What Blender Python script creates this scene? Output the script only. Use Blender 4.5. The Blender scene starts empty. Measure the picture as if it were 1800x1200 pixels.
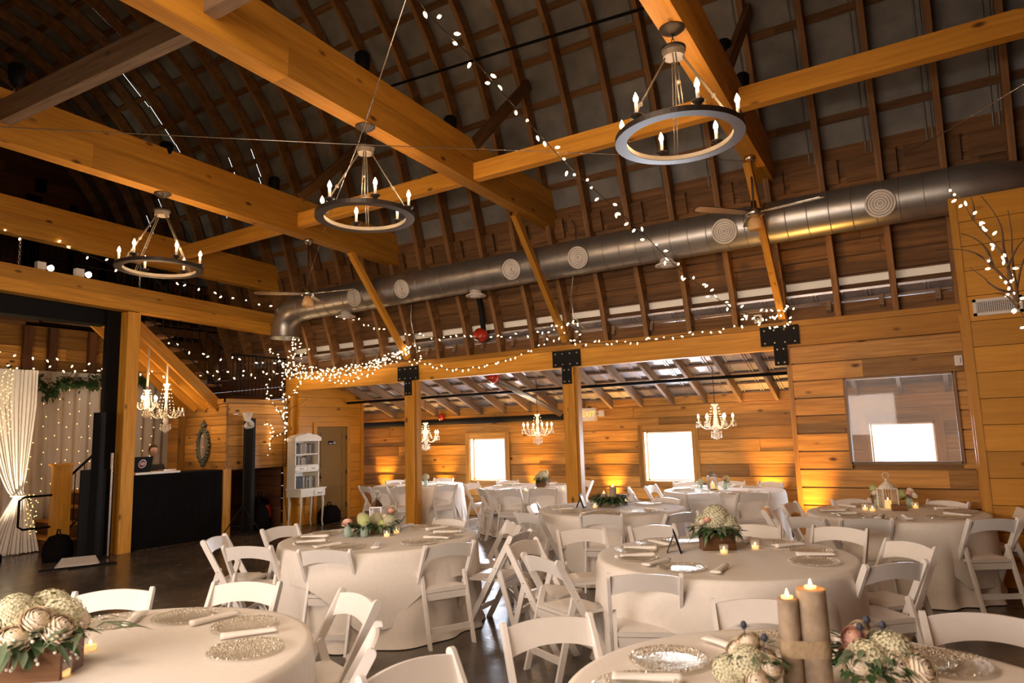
import bpy, math, random
from mathutils import Vector, Matrix
random.seed(7)
S = bpy.context.scene
COL = S.collection
R = math.radians
PI = math.pi

# ------------------------------------------------------------------ camera
PITCH, ROLL, YAW, CAMZ, FPX = R(7.75), R(-1.73), R(31.7), 1.70, 1200.0
fwd = Vector((-math.sin(YAW)*math.cos(PITCH), math.cos(YAW)*math.cos(PITCH), math.sin(PITCH)))
r0 = Vector((math.cos(YAW), math.sin(YAW), 0)); u0 = r0.cross(fwd)
cr, sr = math.cos(ROLL), math.sin(ROLL)
RIGHT = r0*cr + u0*sr
UP = u0*cr - r0*sr
CAM = Vector((0, 0, CAMZ))
cd = bpy.data.cameras.new('camera'); cam = bpy.data.objects.new('camera', cd); COL.objects.link(cam)
m = Matrix((RIGHT, UP, -fwd)).transposed().to_4x4(); m.translation = CAM
cam.matrix_world = m
cd.sensor_width = 36; cd.lens = 24.0; cd.clip_start = 0.05; cd.clip_end = 200
cd.dof.use_dof = True; cd.dof.focus_distance = 8.0; cd.dof.aperture_fstop = 3.2
S.camera = cam

def ray(x, y): return fwd*FPX + RIGHT*(x-900) + UP*(600-y)
def on(x, y, a, v):
    r = ray(x, y); i = 'xyz'.index(a); return CAM + r*((v-CAM[i])/r[i])
def deep(x, y, d): return CAM + ray(x, y)*(d/FPX)

# ------------------------------------------------------------------ world, exposure, large lights
S.view_settings.view_transform = 'Standard'; S.view_settings.look = 'None'
S.view_settings.exposure = 0.4; S.view_settings.gamma = 1.0; S.view_settings.use_curve_mapping = False
S.cycles.sample_clamp_indirect = 3.0
W = bpy.data.worlds.new('world'); S.world = W; W.use_nodes = True
bg = W.node_tree.nodes['Background']; bg.inputs[0].default_value = (0.93, 0.97, 1.0, 1); bg.inputs[1].default_value = 2.0

def light(kind, name, loc, power, col, size=0.1, aim=None, size_y=None, angle=None, blend=0.6):
    l = bpy.data.lights.new(name, kind); l.energy = power; l.color = col
    if kind == 'AREA':
        l.size = size
        if size_y: l.shape = 'RECTANGLE'; l.size_y = size_y
    elif kind in ('POINT', 'SPOT'): l.shadow_soft_size = size
    if kind == 'SPOT': l.spot_size = angle; l.spot_blend = blend
    o = bpy.data.objects.new(name, l); COL.objects.link(o); o.location = loc
    if aim is not None:
        o.rotation_euler = (Vector(aim)-Vector(loc)).to_track_quat('-Z', 'Y').to_euler()
    return o
WARM = (1.0, 0.63, 0.33); DAY = (0.80, 0.87, 1.0); AMB = (1.0, 0.50, 0.10)
# daylight through the windows of the low aisle
for (wx, p) in ((-8.30, 42), (-4.28, 60), (-0.52, 32)):
    light('AREA', 'window_daylight', (wx, 12.62, 1.30), p*3.9, DAY, 0.95, (wx, 8, 0.6), 0.95)
# added fill areas standing in for unseen light of the near hall
light('AREA', 'near_aisle_fill', (-3.5, -2.2, 2.0), 330, (1.0, 0.84, 0.73), 5.0, (-4.0, 6, 1.0), 1.2)  # added soft fill, the front wall has no window here
light('AREA', 'near_hall_fill', (-6.0, 0.9, 2.2), 22, (1.0, 0.60, 0.28), 7.0, (-6.0, 5.2, 5.4), 1.0)  # added upward fill for the beams, no fixtures modelled

# ------------------------------------------------------------------ mesh builder
class MB:
    def __init__(s): s.v=[]; s.f=[]; s.uv=[]; s.r=[]; s.m=[]; s.sm=[]
    def add(s, vs, fs, uvs=None, rnd=None, mi=0, smooth=False):
        b = len(s.v); rnd = random.random() if rnd is None else rnd
        s.v += [tuple(v) for v in vs]
        for k, f in enumerate(fs):
            s.f.append([b+i for i in f])
            s.uv.append(uvs[k] if uvs else [(0.0, 0.0)]*len(f))
            s.r.append(rnd); s.m.append(mi); s.sm.append(smooth)
    def beam(s, p0, p1, w, h, up=(0,0,1), mi=0, rnd=None, taper=1.0):
        p0, p1 = Vector(p0), Vector(p1); d = p1-p0; L = d.length
        if L < 1e-6: return
        d /= L; up = Vector(up); sd = d.cross(up)
        if sd.length < 1e-4: sd = d.cross(Vector((1,0,0)))
        sd.normalize(); u = sd.cross(d).normalized()
        vs = []
        for (p, k) in ((p0, 1), (p1, taper)):
            for (a, b) in ((-1,-1),(1,-1),(1,1),(-1,1)): vs.append(p + sd*(a*w*k/2) + u*(b*h*k/2))
        o = random.random()*9
        side = lambda q: [(o, q), (o+L, q), (o+L, q+h), (o, q+h)]
        fs = [(0,4,5,1),(1,5,6,2),(2,6,7,3),(3,7,4,0),(0,1,2,3),(4,7,6,5)]
        uv = []
        for k in range(4):
            ww = w if k in (0,2) else h; q = o*3+k*0.37
            uv.append([(o, q), (o+L, q), (o+L, q+ww), (o, q+ww)])
        e = [(o, o), (o+.02, o), (o+.02, o+h), (o, o+h)]
        uv += [e, e]
        s.add(vs, fs, uv, rnd, mi)
    def box(s, x0, x1, y0, y1, z0, z1, mi=0, rnd=None):
        dx, dy, dz = abs(x1-x0), abs(y1-y0), abs(z1-z0); cx, cy, cz = (x0+x1)/2, (y0+y1)/2, (z0+z1)/2
        if dx >= dy and dx >= dz: s.beam((x0,cy,cz),(x1,cy,cz), dy, dz, (0,0,1), mi, rnd)
        elif dy >= dz: s.beam((cx,y0,cz),(cx,y1,cz), dx, dz, (0,0,1), mi, rnd)
        else: s.beam((cx,cy,z0),(cx,cy,z1), dy, dx, (1,0,0), mi, rnd)
    def tube(s, pts, r, n=8, mi=0, smooth=True, closed=False, caps=True):
        pts = [Vector(p) for p in pts]; N = len(pts)
        rr = r if isinstance(r, (list, tuple)) else [r]*N
        t0 = (pts[1]-pts[0]).normalized()
        u = t0.orthogonal().normalized(); vs = []
        for i, p in enumerate(pts):
            a = pts[i-1] if (i or closed) else p; b = pts[(i+1) % N] if (i < N-1 or closed) else p
            t = (b-a).normalized() if (b-a).length > 1e-9 else t0
            u = (u - t*u.dot(t)); u = u.normalized() if u.length > 1e-6 else t.orthogonal().normalized()
            w = t.cross(u)
            for k in range(n):
                an = 2*PI*k/n; vs.append(p + (u*math.cos(an)+w*math.sin(an))*rr[i])
        fs = []; uvs = []; L = 0
        for i in range(N if closed else N-1):
            j = (i+1) % N; dl = (pts[j]-pts[i]).length
            for k in range(n):
                k2 = (k+1) % n; fs.append((i*n+k, i*n+k2, j*n+k2, j*n+k))
                a0, a1 = k/n*0.4, (k+1)/n*0.4
                uvs.append([(L, a0), (L, a1), (L+dl, a1), (L+dl, a0)])
            L += dl
        if caps and not closed:
            fs.append(tuple(range(n-1, -1, -1))); uvs.append([(0,0)]*n)
            fs.append(tuple((N-1)*n+k for k in range(n))); uvs.append([(0,0)]*n)
        s.add(vs, fs, uvs, None, mi, smooth)
    def lathe(s, prof, n=16, o=(0,0,0), mi=0, smooth=True, rot=None, sx=1, sy=1, caps=True):
        o = Vector(o); vs = []
        for (r, z) in prof:
            for k in range(n):
                a = 2*PI*k/n; p = Vector((r*math.cos(a)*sx, r*math.sin(a)*sy, z))
                if rot: p = rot @ p
                vs.append(o+p)
        fs = []; uvs = []
        for i in range(len(prof)-1):
            for k in range(n):
                k2 = (k+1) % n
                fs.append((i*n+k, i*n+k2, (i+1)*n+k2, (i+1)*n+k))
                uvs.append([(k/n, prof[i][1]), ((k+1)/n, prof[i][1]), ((k+1)/n, prof[i+1][1]), (k/n, prof[i+1][1])])
        if prof[0] == prof[-1] or not caps: pass
        elif prof[0][0] > 1e-5: fs.append(tuple(range(n-1,-1,-1))); uvs.append([(0,0)]*n)
        if caps and prof[0] != prof[-1] and prof[-1][0] > 1e-5: fs.append(tuple((len(prof)-1)*n+k for k in range(n))); uvs.append([(0,0)]*n)
        s.add(vs, fs, uvs, None, mi, smooth)
    def ball(s, c, r, n=10, mi=0, sz=1.0):
        q = max(4, n//2+1)
        s.lathe([(max(1e-6, r*math.sin(PI*i/q)), -r*sz*math.cos(PI*i/q)) for i in range(q+1)], n, c, mi)
    def build(s, name, mats, parent=None, loc=None):
        me = bpy.data.meshes.new(name); me.from_pydata(s.v, [], s.f)
        ul = me.uv_layers.new(name='UVMap'); at = me.attributes.new('rnd', 'FLOAT', 'FACE')
        flat = [c for f in s.uv for p in f for c in p]; ul.data.foreach_set('uv', flat)
        at.data.foreach_set('value', s.r)
        me.polygons.foreach_set('material_index', s.m); me.polygons.foreach_set('use_smooth', s.sm)
        for mt in (mats if isinstance(mats, (list, tuple)) else [mats]): me.materials.append(mt)
        me.update()
        o = bpy.data.objects.new(name, me); COL.objects.link(o)
        if loc is not None: o.location = loc
        if parent is not None: o.parent = parent
        return o

def tag(o, label, cat, group=None, kind=None):
    if label: o['label'] = label
    if cat: o['category'] = cat
    if group: o['group'] = group
    if kind: o['kind'] = kind
    return o
def thing(name, label, cat, loc=(0,0,0), rz=0, group=None):
    o = bpy.data.objects.new(name, None); COL.objects.link(o); o.location = loc; o.rotation_euler = (0,0,rz)
    o.empty_display_size = 0.1
    return tag(o, label, cat, group)
def struct(o): o['kind'] = 'structure'; return o
def dup(o, parent=None, loc=None, rz=None, label=None, group=None, scale=None):
    c = o.copy(); COL.objects.link(c)
    if parent is not None: c.parent = parent
    if loc is not None: c.location = loc
    if rz is not None: c.rotation_euler = (0,0,rz)
    if scale is not None: c.scale = (scale,)*3
    if label: c['label'] = label
    if group: c['group'] = group
    for ch in list(o.children): dup(ch, c)
    return c
class Proto:
    """first use moves the prototype itself, later uses copy it"""
    def __init__(s, o): s.o = o; s.used = False
    def __call__(s, loc, rz=0, label=None, group=None, scale=None):
        if not s.used:
            s.used = True; o = s.o; o.location = loc; o.rotation_euler = (0,0,rz)
            if label: o['label'] = label
            if group: o['group'] = group
            if scale: o.scale = (scale,)*3
            return o
        return dup(s.o, None, loc, rz, label, group, scale)

# ------------------------------------------------------------------ materials
def nmat(name):
    m = bpy.data.materials.new(name); m.use_nodes = True; nt = m.node_tree
    return m, nt, nt.nodes['Principled BSDF']
def N(nt, t, **k):
    n = nt.nodes.new(t)
    for a, b in k.items(): setattr(n, a, b)
    return n
def plain(name, col, rough=0.5, metal=0.0, var=0.06, nscale=12, bump=0.0, spec=0.5, sub=0.0):
    m, nt, b = nmat(name); L = nt.links.new
    tc = N(nt, 'ShaderNodeTexCoord'); ns = N(nt, 'ShaderNodeTexNoise'); ns.inputs['Scale'].default_value = nscale; ns.inputs['Detail'].default_value = 3
    L(tc.outputs['Object'], ns.inputs['Vector'])
    mr = N(nt, 'ShaderNodeMapRange'); mr.inputs[3].default_value = 1-var*2; mr.inputs[4].default_value = 1+var*2
    L(ns.outputs[0], mr.inputs[0])
    mx = N(nt, 'ShaderNodeMix', data_type='RGBA', blend_type='MULTIPLY'); mx.inputs[0].default_value = 1
    mx.inputs[6].default_value = (*col, 1); L(mr.outputs[0], mx.inputs[7]); L(mx.outputs[2], b.inputs['Base Color'])
    b.inputs['Roughness'].default_value = rough; b.inputs['Metallic'].default_value = metal
    b.inputs['Specular IOR Level'].default_value = spec
    if bump:
        bp = N(nt, 'ShaderNodeBump'); bp.inputs['Strength'].default_value = bump; bp.inputs['Distance'].default_value = 0.01
        L(ns.outputs[0], bp.inputs['Height']); L(bp.outputs[0], b.inputs['Normal'])
    if sub: b.inputs['Subsurface Weight'].default_value = sub; b.inputs['Subsurface Radius'].default_value = (.02,.015,.01)
    return m
def wood(name, c0, c1, knots=0.6, rough=0.55, var=0.35, spec=0.3, kcol=(0.07,0.022,0.006)):
    m, nt, b = nmat(name); L = nt.links.new
    uv = N(nt, 'ShaderNodeUVMap'); at = N(nt, 'ShaderNodeAttribute', attribute_name='rnd')
    wn = N(nt, 'ShaderNodeMath', operation='MULTIPLY'); wn.inputs[1].default_value = 37.0; L(at.outputs['Fac'], wn.inputs[0])
    cb = N(nt, 'ShaderNodeCombineXYZ'); L(wn.outputs[0], cb.inputs[2])
    ad = N(nt, 'ShaderNodeVectorMath', operation='ADD'); L(uv.outputs[0], ad.inputs[0]); L(cb.outputs[0], ad.inputs[1])
    mp = N(nt, 'ShaderNodeMapping'); mp.inputs['Scale'].default_value = (0.9, 14, 1); L(ad.outputs[0], mp.inputs[0])
    ns = N(nt, 'ShaderNodeTexNoise'); ns.inputs['Scale'].default_value = 1.6; ns.inputs['Detail'].default_value = 5; ns.inputs['Roughness'].default_value = 0.6
    ns.inputs['Distortion'].default_value = 0.4
    L(mp.outputs[0], ns.inputs['Vector'])
    rp = N(nt, 'ShaderNodeValToRGB'); rp.color_ramp.elements[0].color = (*c0, 1); rp.color_ramp.elements[1].color = (*c1, 1)
    rp.color_ramp.elements[0].position = 0.3; rp.color_ramp.elements[1].position = 0.68
    L(ns.outputs[0], rp.inputs[0])
    # knots
    mk = N(nt, 'ShaderNodeMapping'); mk.inputs['Scale'].default_value = (1.6, 3.4, 1); L(ad.outputs[0], mk.inputs[0])
    vo = N(nt, 'ShaderNodeTexVoronoi', feature='F1'); vo.inputs['Scale'].default_value = 1.25; L(mk.outputs[0], vo.inputs['Vector'])
    kr = N(nt, 'ShaderNodeMapRange'); kr.inputs[1].default_value = 0.05; kr.inputs[2].default_value = 0.14
    kr.inputs[3].default_value = knots; kr.inputs[4].default_value = 0.0; L(vo.outputs['Distance'], kr.inputs[0])
    km = N(nt, 'ShaderNodeMix', data_type='RGBA'); L(kr.outputs[0], km.inputs[0]); L(rp.outputs[0], km.inputs[6]); km.inputs[7].default_value = (*kcol, 1)
    vr = N(nt, 'ShaderNodeMapRange'); vr.inputs[3].default_value = 1-var; vr.inputs[4].default_value = 1+var*0.5; L(at.outputs['Fac'], vr.inputs[0])
    mx = N(nt, 'ShaderNodeMix', data_type='RGBA', blend_type='MULTIPLY'); mx.inputs[0].default_value = 1
    L(km.outputs[2], mx.inputs[6]); L(vr.outputs[0], mx.inputs[7]); L(mx.outputs[2], b.inputs['Base Color'])
    bp = N(nt, 'ShaderNodeBump'); bp.inputs['Strength'].default_value = 0.25; bp.inputs['Distance'].default_value = 0.006
    L(ns.outputs[0], bp.inputs['Height']); L(bp.outputs[0], b.inputs['Normal'])
    b.inputs['Roughness'].default_value = rough; b.inputs['Specular IOR Level'].default_value = spec
    return m
def emit(name, col, st, sampling='AUTO'):
    m, nt, b = nmat(name); b.inputs['Base Color'].default_value = (*col, 1)
    b.inputs['Emission Color'].default_value = (*col, 1); b.inputs['Emission Strength'].default_value = st
    m.cycles.emission_sampling = sampling
    return m
def glassy(name, col=(1,1,1), alpha=0.25, rough=0.05, bump=0.0, metal=0.0):
    m, nt, b = nmat(name); L = nt.links.new
    out = [n for n in nt.nodes if n.type == 'OUTPUT_MATERIAL'][0]
    tr = N(nt, 'ShaderNodeBsdfTransparent'); tr.inputs[0].default_value = (*col, 1)
    mi = N(nt, 'ShaderNodeMixShader'); mi.inputs[0].default_value = alpha
    b.inputs['Base Color'].default_value = (*col, 1); b.inputs['Roughness'].default_value = rough; b.inputs['Metallic'].default_value = metal
    b.inputs['Specular IOR Level'].default_value = 0.9
    L(tr.outputs[0], mi.inputs[1]); L(b.outputs[0], mi.inputs[2]); L(mi.outputs[0], out.inputs[0])
    if bump:
        vo = N(nt, 'ShaderNodeTexVoronoi'); vo.inputs['Scale'].default_value = 90
        tc = N(nt, 'ShaderNodeTexCoord'); L(tc.outputs['Object'], vo.inputs['Vector'])
        bp = N(nt, 'ShaderNodeBump'); bp.inputs['Strength'].default_value = bump; bp.inputs['Distance'].default_value = 0.01
        L(vo.outputs['Distance'], bp.inputs['Height']); L(bp.outputs[0], b.inputs['Normal'])
    return m
def floor_mat():
    m, nt, b = nmat('polished_concrete'); L = nt.links.new
    tc = N(nt, 'ShaderNodeTexCoord'); ns = N(nt, 'ShaderNodeTexNoise'); ns.inputs['Scale'].default_value = 1.3; ns.inputs['Detail'].default_value = 7
    L(tc.outputs['Object'], ns.inputs['Vector'])
    rp = N(nt, 'ShaderNodeValToRGB'); rp.color_ramp.elements[0].color = (0.045,0.036,0.028,1); rp.color_ramp.elements[1].color = (0.15,0.115,0.085,1)
    rp.color_ramp.elements[0].position = 0.3; rp.color_ramp.elements[1].position = 0.75
    L(ns.outputs[0], rp.inputs[0]); L(rp.outputs[0], b.inputs['Base Color'])
    n2 = N(nt, 'ShaderNodeTexNoise'); n2.inputs['Scale'].default_value = 6; L(tc.outputs['Object'], n2.inputs['Vector'])
    mr = N(nt, 'ShaderNodeMapRange'); mr.inputs[3].default_value = 0.16; mr.inputs[4].default_value = 0.34; L(n2.outputs[0], mr.inputs[0]); L(mr.outputs[0], b.inputs['Roughness'])
    bp = N(nt, 'ShaderNodeBump'); bp.inputs['Strength'].default_value = 0.12; bp.inputs['Distance'].default_value = 0.02; L(n2.outputs[0], bp.inputs['Height']); L(bp.outputs[0], b.inputs['Normal'])
    return m
def sheet_mat(name, c0, c1, rough, metal):
    m, nt, b = nmat(name); L = nt.links.new
    tc = N(nt, 'ShaderNodeTexCoord'); ns = N(nt, 'ShaderNodeTexNoise'); ns.inputs['Scale'].default_value = 3; ns.inputs['Detail'].default_value = 8
    L(tc.outputs['Object'], ns.inputs['Vector'])
    rp = N(nt, 'ShaderNodeValToRGB'); rp.color_ramp.elements[0].color = (*c0,1); rp.color_ramp.elements[1].color = (*c1,1)
    rp.color_ramp.elements[0].position = 0.3; rp.color_ramp.elements[1].position = 0.7
    L(ns.outputs[0], rp.inputs[0]); L(rp.outputs[0], b.inputs['Base Color'])
    b.inputs['Roughness'].default_value = rough; b.inputs['Metallic'].default_value = metal
    return m
def candle_mat():
    m, nt, b = nmat('lit_wax'); b.inputs['Base Color'].default_value = (.9,.75,.5,1); b.inputs['Roughness'].default_value = .5
    b.inputs['Emission Color'].default_value = (1,.5,.12,1); b.inputs['Emission Strength'].default_value = 0.8
    return m

M = {}
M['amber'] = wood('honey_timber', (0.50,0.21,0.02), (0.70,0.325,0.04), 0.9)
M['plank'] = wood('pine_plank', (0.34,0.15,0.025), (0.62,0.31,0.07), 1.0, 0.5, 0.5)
M['pine'] = wood('knotty_pine', (0.50,0.215,0.018), (0.64,0.29,0.03), 1.0, 0.45, 0.2)
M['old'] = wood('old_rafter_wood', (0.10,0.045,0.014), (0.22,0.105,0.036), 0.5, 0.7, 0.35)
M['rafter'] = wood('brown_rafter_wood', (0.16,0.076,0.025), (0.33,0.16,0.055), 0.6, 0.65, 0.4)
M['grey'] = wood('weathered_timber', (0.20,0.125,0.075), (0.36,0.24,0.15), 0.5, 0.75, 0.3)
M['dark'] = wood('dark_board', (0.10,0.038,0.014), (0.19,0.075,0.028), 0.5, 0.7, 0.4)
M['rus'] = wood('rustic_box_wood', (0.11,0.045,0.014), (0.26,0.12,0.045), 0.6, 0.5, 0.3)
M['bark'] = plain('log_bark', (0.34,0.26,0.18), 0.9, 0, 0.28, 16, 0.8)
M['white'] = plain('white_resin', (0.80,0.76,0.71), 0.33, 0, 0.03)
M['pad'] = plain('white_vinyl_pad', (0.78,0.73,0.68), 0.28, 0, 0.03)
M['cloth'] = plain('ivory_linen', (0.82,0.76,0.69), 0.85, 0, 0.03, 30, 0.05, 0.2)
M['napkin'] = plain('white_napkin', (0.86,0.81,0.74), 0.9, 0, 0.03, 30, 0, 0.2)
M['black'] = plain('black_steel', (0.005,0.0048,0.0045), 0.6, 0, spec=0.15)
M['blackc'] = plain('black_cloth', (0.007,0.006,0.006), 0.95, 0, 0.2, 3, 0, 0.05)
M['iron'] = plain('dark_bronze', (0.055,0.042,0.034), 0.42, 0.6)
M['plate'] = plain('charcoal_plate', (0.016,0.015,0.014), 0.8, 0.0, spec=0.12)
M['bolt'] = plain('zinc_bolt', (0.6,0.55,0.48), 0.35, 0.8)
M['steel'] = plain('brushed_nickel', (0.55,0.50,0.44), 0.25, 1.0)
M['duct'] = plain('galvanised_duct', (0.40,0.38,0.35), 0.36, 0.85, 0.12, 4, 0.1)
M['vent'] = plain('white_vent_paint', (0.70,0.64,0.57), 0.4)
M['roof'] = sheet_mat('roof_sheathing', (0.14,0.135,0.125), (0.25,0.24,0.22), 0.6, 0.15)
M['tin'] = sheet_mat('tin_roof_sheet', (0.45,0.43,0.45), (0.68,0.66,0.70), 0.35, 0.6)
M['insul'] = plain('foil_strip', (0.72,0.68,0.60), 0.5, 0.2, 0.15, 20, 0.3)
M['hutch'] = plain('cream_paint', (0.74,0.68,0.56), 0.5, 0, 0.05)
M['door'] = plain('olive_brown_paint', (0.20,0.115,0.025), 0.6, spec=0.2)
M['red'] = plain('red_enamel', (0.45,0.03,0.012), 0.3)
M['flame'] = emit('flame_bulb', (1.0, 0.72, 0.42), 45)
M['bulb'] = emit('string_bulb', (1.0, 0.74, 0.42), 7, 'NONE')
M['fairy'] = emit('fairy_bulb', (1.0, 0.58, 0.16), 3, 'NONE')
M['cflame'] = emit('candle_flame', (1.0, 0.62, 0.22), 14)
M['spotw'] = emit('spot_lens', (1.0, 0.93, 0.85), 4)
M['upl'] = emit('uplight_lens', (1.0, 0.5, 0.1), 6)
M['signl'] = emit('sign_letters', (1.0, 0.42, 0.05), 1.2)
M['wax'] = candle_mat()
M['glass'] = glassy('clear_glass', (1,1,1), 0.12, 0.03)
M['jar'] = glassy('jar_glass', (0.85,0.95,0.9), 0.3, 0.05)
M['charger'] = glassy('beaded_glass', (0.97,0.95,0.90), 0.38, 0.08, 1.0, 0.75)
M['crystal'] = glassy('crystal_drops', (1,0.95,0.86), 0.6, 0.05, 0.5)
M['white2'] = plain('ivory_enamel', (0.85,0.78,0.66), 0.3)
M['sheer'] = glassy('sheer_curtain', (1.0,0.93,0.84), 0.55, 0.9)
M['sheer2'] = glassy('bunched_sheer', (1.0,0.95,0.88), 0.85, 0.9)
M['hyd'] = plain('hydrangea_petal', (0.66,0.63,0.44), 0.7, 0, 0.15, 40, 0, 0.2)
M['rose'] = plain('cream_petal', (0.85,0.74,0.58), 0.6, 0, 0.08, 40, 0, 0.2)
M['pink'] = plain('blush_petal', (0.82,0.50,0.38), 0.6, 0, 0.1, 40, 0, 0.2)
M['lime'] = plain('green_hydrangea', (0.62,0.68,0.30), 0.7, 0, 0.1, 40, 0, 0.2)
M['leaf'] = plain('deep_green_leaf', (0.035,0.075,0.022), 0.5, 0, 0.3, 9)
M['sage'] = plain('sage_leaf', (0.13,0.18,0.10), 0.6, 0, 0.3, 9)
M['thistle'] = plain('blue_thistle', (0.045,0.05,0.075), 0.6, 0, 0.3, 30)
M['burlap'] = plain('burlap_band', (0.42,0.31,0.19), 0.9, 0, 0.15, 60, 0.3)
M['twig'] = plain('brown_twig', (0.09,0.045,0.02), 0.8)
M['skin'] = plain('skin', (0.62,0.41,0.31), 0.5, 0, 0.03, 8, 0, 0.4, 0.1)
M['hair'] = plain('brown_hair', (0.06,0.032,0.018), 0.7)
M['shirt'] = plain('charcoal_shirt', (0.035,0.033,0.033), 0.85)
M['eye'] = plain('eye', (0.03,0.02,0.015), 0.2)
M['mirror'] = plain('mirror_glass', (0.75,0.72,0.68), 0.05, 1.0, 0)
M['maroon'] = plain('maroon_print', (0.20,0.02,0.03), 0.5)
M['wprint'] = plain('white_print', (0.8,0.78,0.76), 0.5)
M['pewter'] = plain('pewter_paint', (0.30,0.25,0.19), 0.5, 0.3)
M['amberglass'] = glassy('amber_glass', (1.0,0.72,0.35), 0.5, 0.08, 0.3)
M['patina'] = plain('dark_patina', (0.07,0.075,0.06), 0.5, 0.3)
M['insul'] = glassy('translucent_panel', (0.95,0.86,0.72), 0.86, 0.6)
M['cut'] = plain('cut_log_face', (0.42,0.22,0.09), 0.7, 0, 0.15, 30)
M['floor'] = floor_mat()

# ================================================================== SHELL
YW, YB, YN = 9.6, 12.3, 0.3           # header line, low aisle back wall, near header line
XL, XR = -17.0, 1.45
prof = [(9.6,3.08),(9.46,3.65),(9.28,4.1),(9.15,4.55),(8.98,5.1),(8.78,5.72),(8.56,6.35),(8.32,6.85),(8.08,7.32),(7.75,7.78),(7.2,8.38),(6.5,8.98),(5.7,9.42),(4.95,9.6)]
def off(d):
    out = []
    for i, (y, z) in enumerate(prof):
        a = prof[max(0, i-1)]; b = prof[min(len(prof)-1, i+1)]
        t = Vector((b[0]-a[0], b[1]-a[1])).normalized(); n = Vector((t.y, -t.x))
        if i == len(prof)-1: n = Vector((0, 1))
        out.append((y+n.x*d, z+n.y*d))
    return out
def prof_y(z, d=0.0):
    p = off(d)
    for (a, b) in zip(p, p[1:]):
        if a[1] <= z <= b[1]: return a[0]+(b[0]-a[0])*(z-a[1])/(b[1]-a[1])
    return p[0][0] if z < p[0][1] else p[-1][0]
def mir(y): return 9.9-y
struct(MB.build((lambda b: (b.box(XL-.3, 3.2, -2.8, 13.0, -0.15, 0.0), b)[1])(MB()), 'floor', M['floor']))

def rows(b, axis, c, a0, a1, z0, z1, h, th, holes=(), lim=None, gap=0.007, mi=0, side=1, L=3.4, jit=0.008):
    """planks along `axis` ('x' or 'y') at the plane c (visible face), thickness going to +side"""
    z = z0; k = 0
    while z < z1-0.02:
        zt = min(z+h, z1); zm = (z+zt)/2
        lo, hi = (a0, a1) if lim is None else lim(zm)
        segs = [(lo, hi)]
        for (h0, h1, q0, q1) in holes:
            if zt > q0+0.01 and z < q1-0.01:
                ns = []
                for (s0, s1) in segs:
                    if h1 <= s0 or h0 >= s1: ns.append((s0, s1)); continue
                    if s0 < h0: ns.append((s0, h0))
                    if h1 < s1: ns.append((h1, s1))
                segs = ns
        for (s0, s1) in segs:
            p = s0
            cut = s0 + random.uniform(0.5, L)
            while p < s1-0.01:
                e = min(cut, s1)
                if s1-e < 0.4: e = s1
                o = random.uniform(0, jit)*side
                if axis == 'x': b.box(p+.001, e-.001, min(c+o, c+th*side), max(c+o, c+th*side), z+gap/2, zt-gap/2, mi)
                else: b.box(min(c+o, c+th*side), max(c+o, c+th*side), p+.001, e-.001, z+gap/2, zt-gap/2, mi)
                p = e; cut = e+L*random.uniform(0.7, 1.1)
        z = zt; k += 1

# windows of the low aisle
WIN = [(-8.76, -7.84, 0.73, 1.65), (-4.76, -3.82, 0.75, 1.69), (-0.98, -0.06, 0.75, 1.72)]
WX, CY = -11.2, 11.55                      # end wall of the low aisle and its far corner
b = MB()
holes = [(w[0], w[1], w[2], w[3]) for w in WIN]
rows(b, 'x', YB, -12.8, 3.0, 0, 2.42, 0.215, 0.05, holes, jit=.022, gap=.01)
rows(b, 'x', YB+.052, -12.8, 3.0, 0, 2.5, .05, 0.02, [(w[0]+.01, w[1]-.01, w[2]+.03, w[3]-.02) for w in WIN], gap=0, jit=0)
b.box(-12.8, 3.0, YB-0.012, YB+.05, 2.16, 2.30)
struct(b.build('wall_back', M['plank']))
for i, w in enumerate(WIN):
    b = MB(); c = 0.105; y0 = YB-.02
    for (x0, x1, z0, z1) in ((w[0]-c, w[0], w[2]-c, w[3]+c), (w[1], w[1]+c, w[2]-c, w[3]+c), (w[0], w[1], w[3], w[3]+c), (w[0], w[1], w[2]-c, w[2])):
        b.box(x0, x1, y0, y0+.03, z0, z1)
    for (x0, x1, z0, z1) in ((w[0], w[0]+.02, w[2], w[3]), (w[1]-.02, w[1], w[2], w[3]), (w[0], w[1], w[3]-.02, w[3]), (w[0], w[1], w[2], w[2]+.02)):
        b.box(x0, x1, YB, YB+.2, z0, z1)
    f = struct(b.build('window_%d' % (i+1), M['plank']))
    g = MB(); s = .025
    for (x0, x1, z0, z1) in ((w[0]+.02, w[0]+.02+s, w[2]+.02, w[3]-.02), (w[1]-.02-s, w[1]-.02, w[2]+.02, w[3]-.02), (w[0]+.02, w[1]-.02, w[3]-.02-s, w[3]-.02), (w[0]+.02, w[1]-.02, w[2]+.02, w[2]+.02+s)):
        g.box(x0, x1, YB+.12, YB+.16, z0, z1)
    g.build('sash', M['vent'], f)
    p = MB(); p.box(w[0]+.03, w[1]-.03, YB+.138, YB+.142, w[2]+.03, w[3]-.03); p.build('pane', M['glass'], f)

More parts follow.
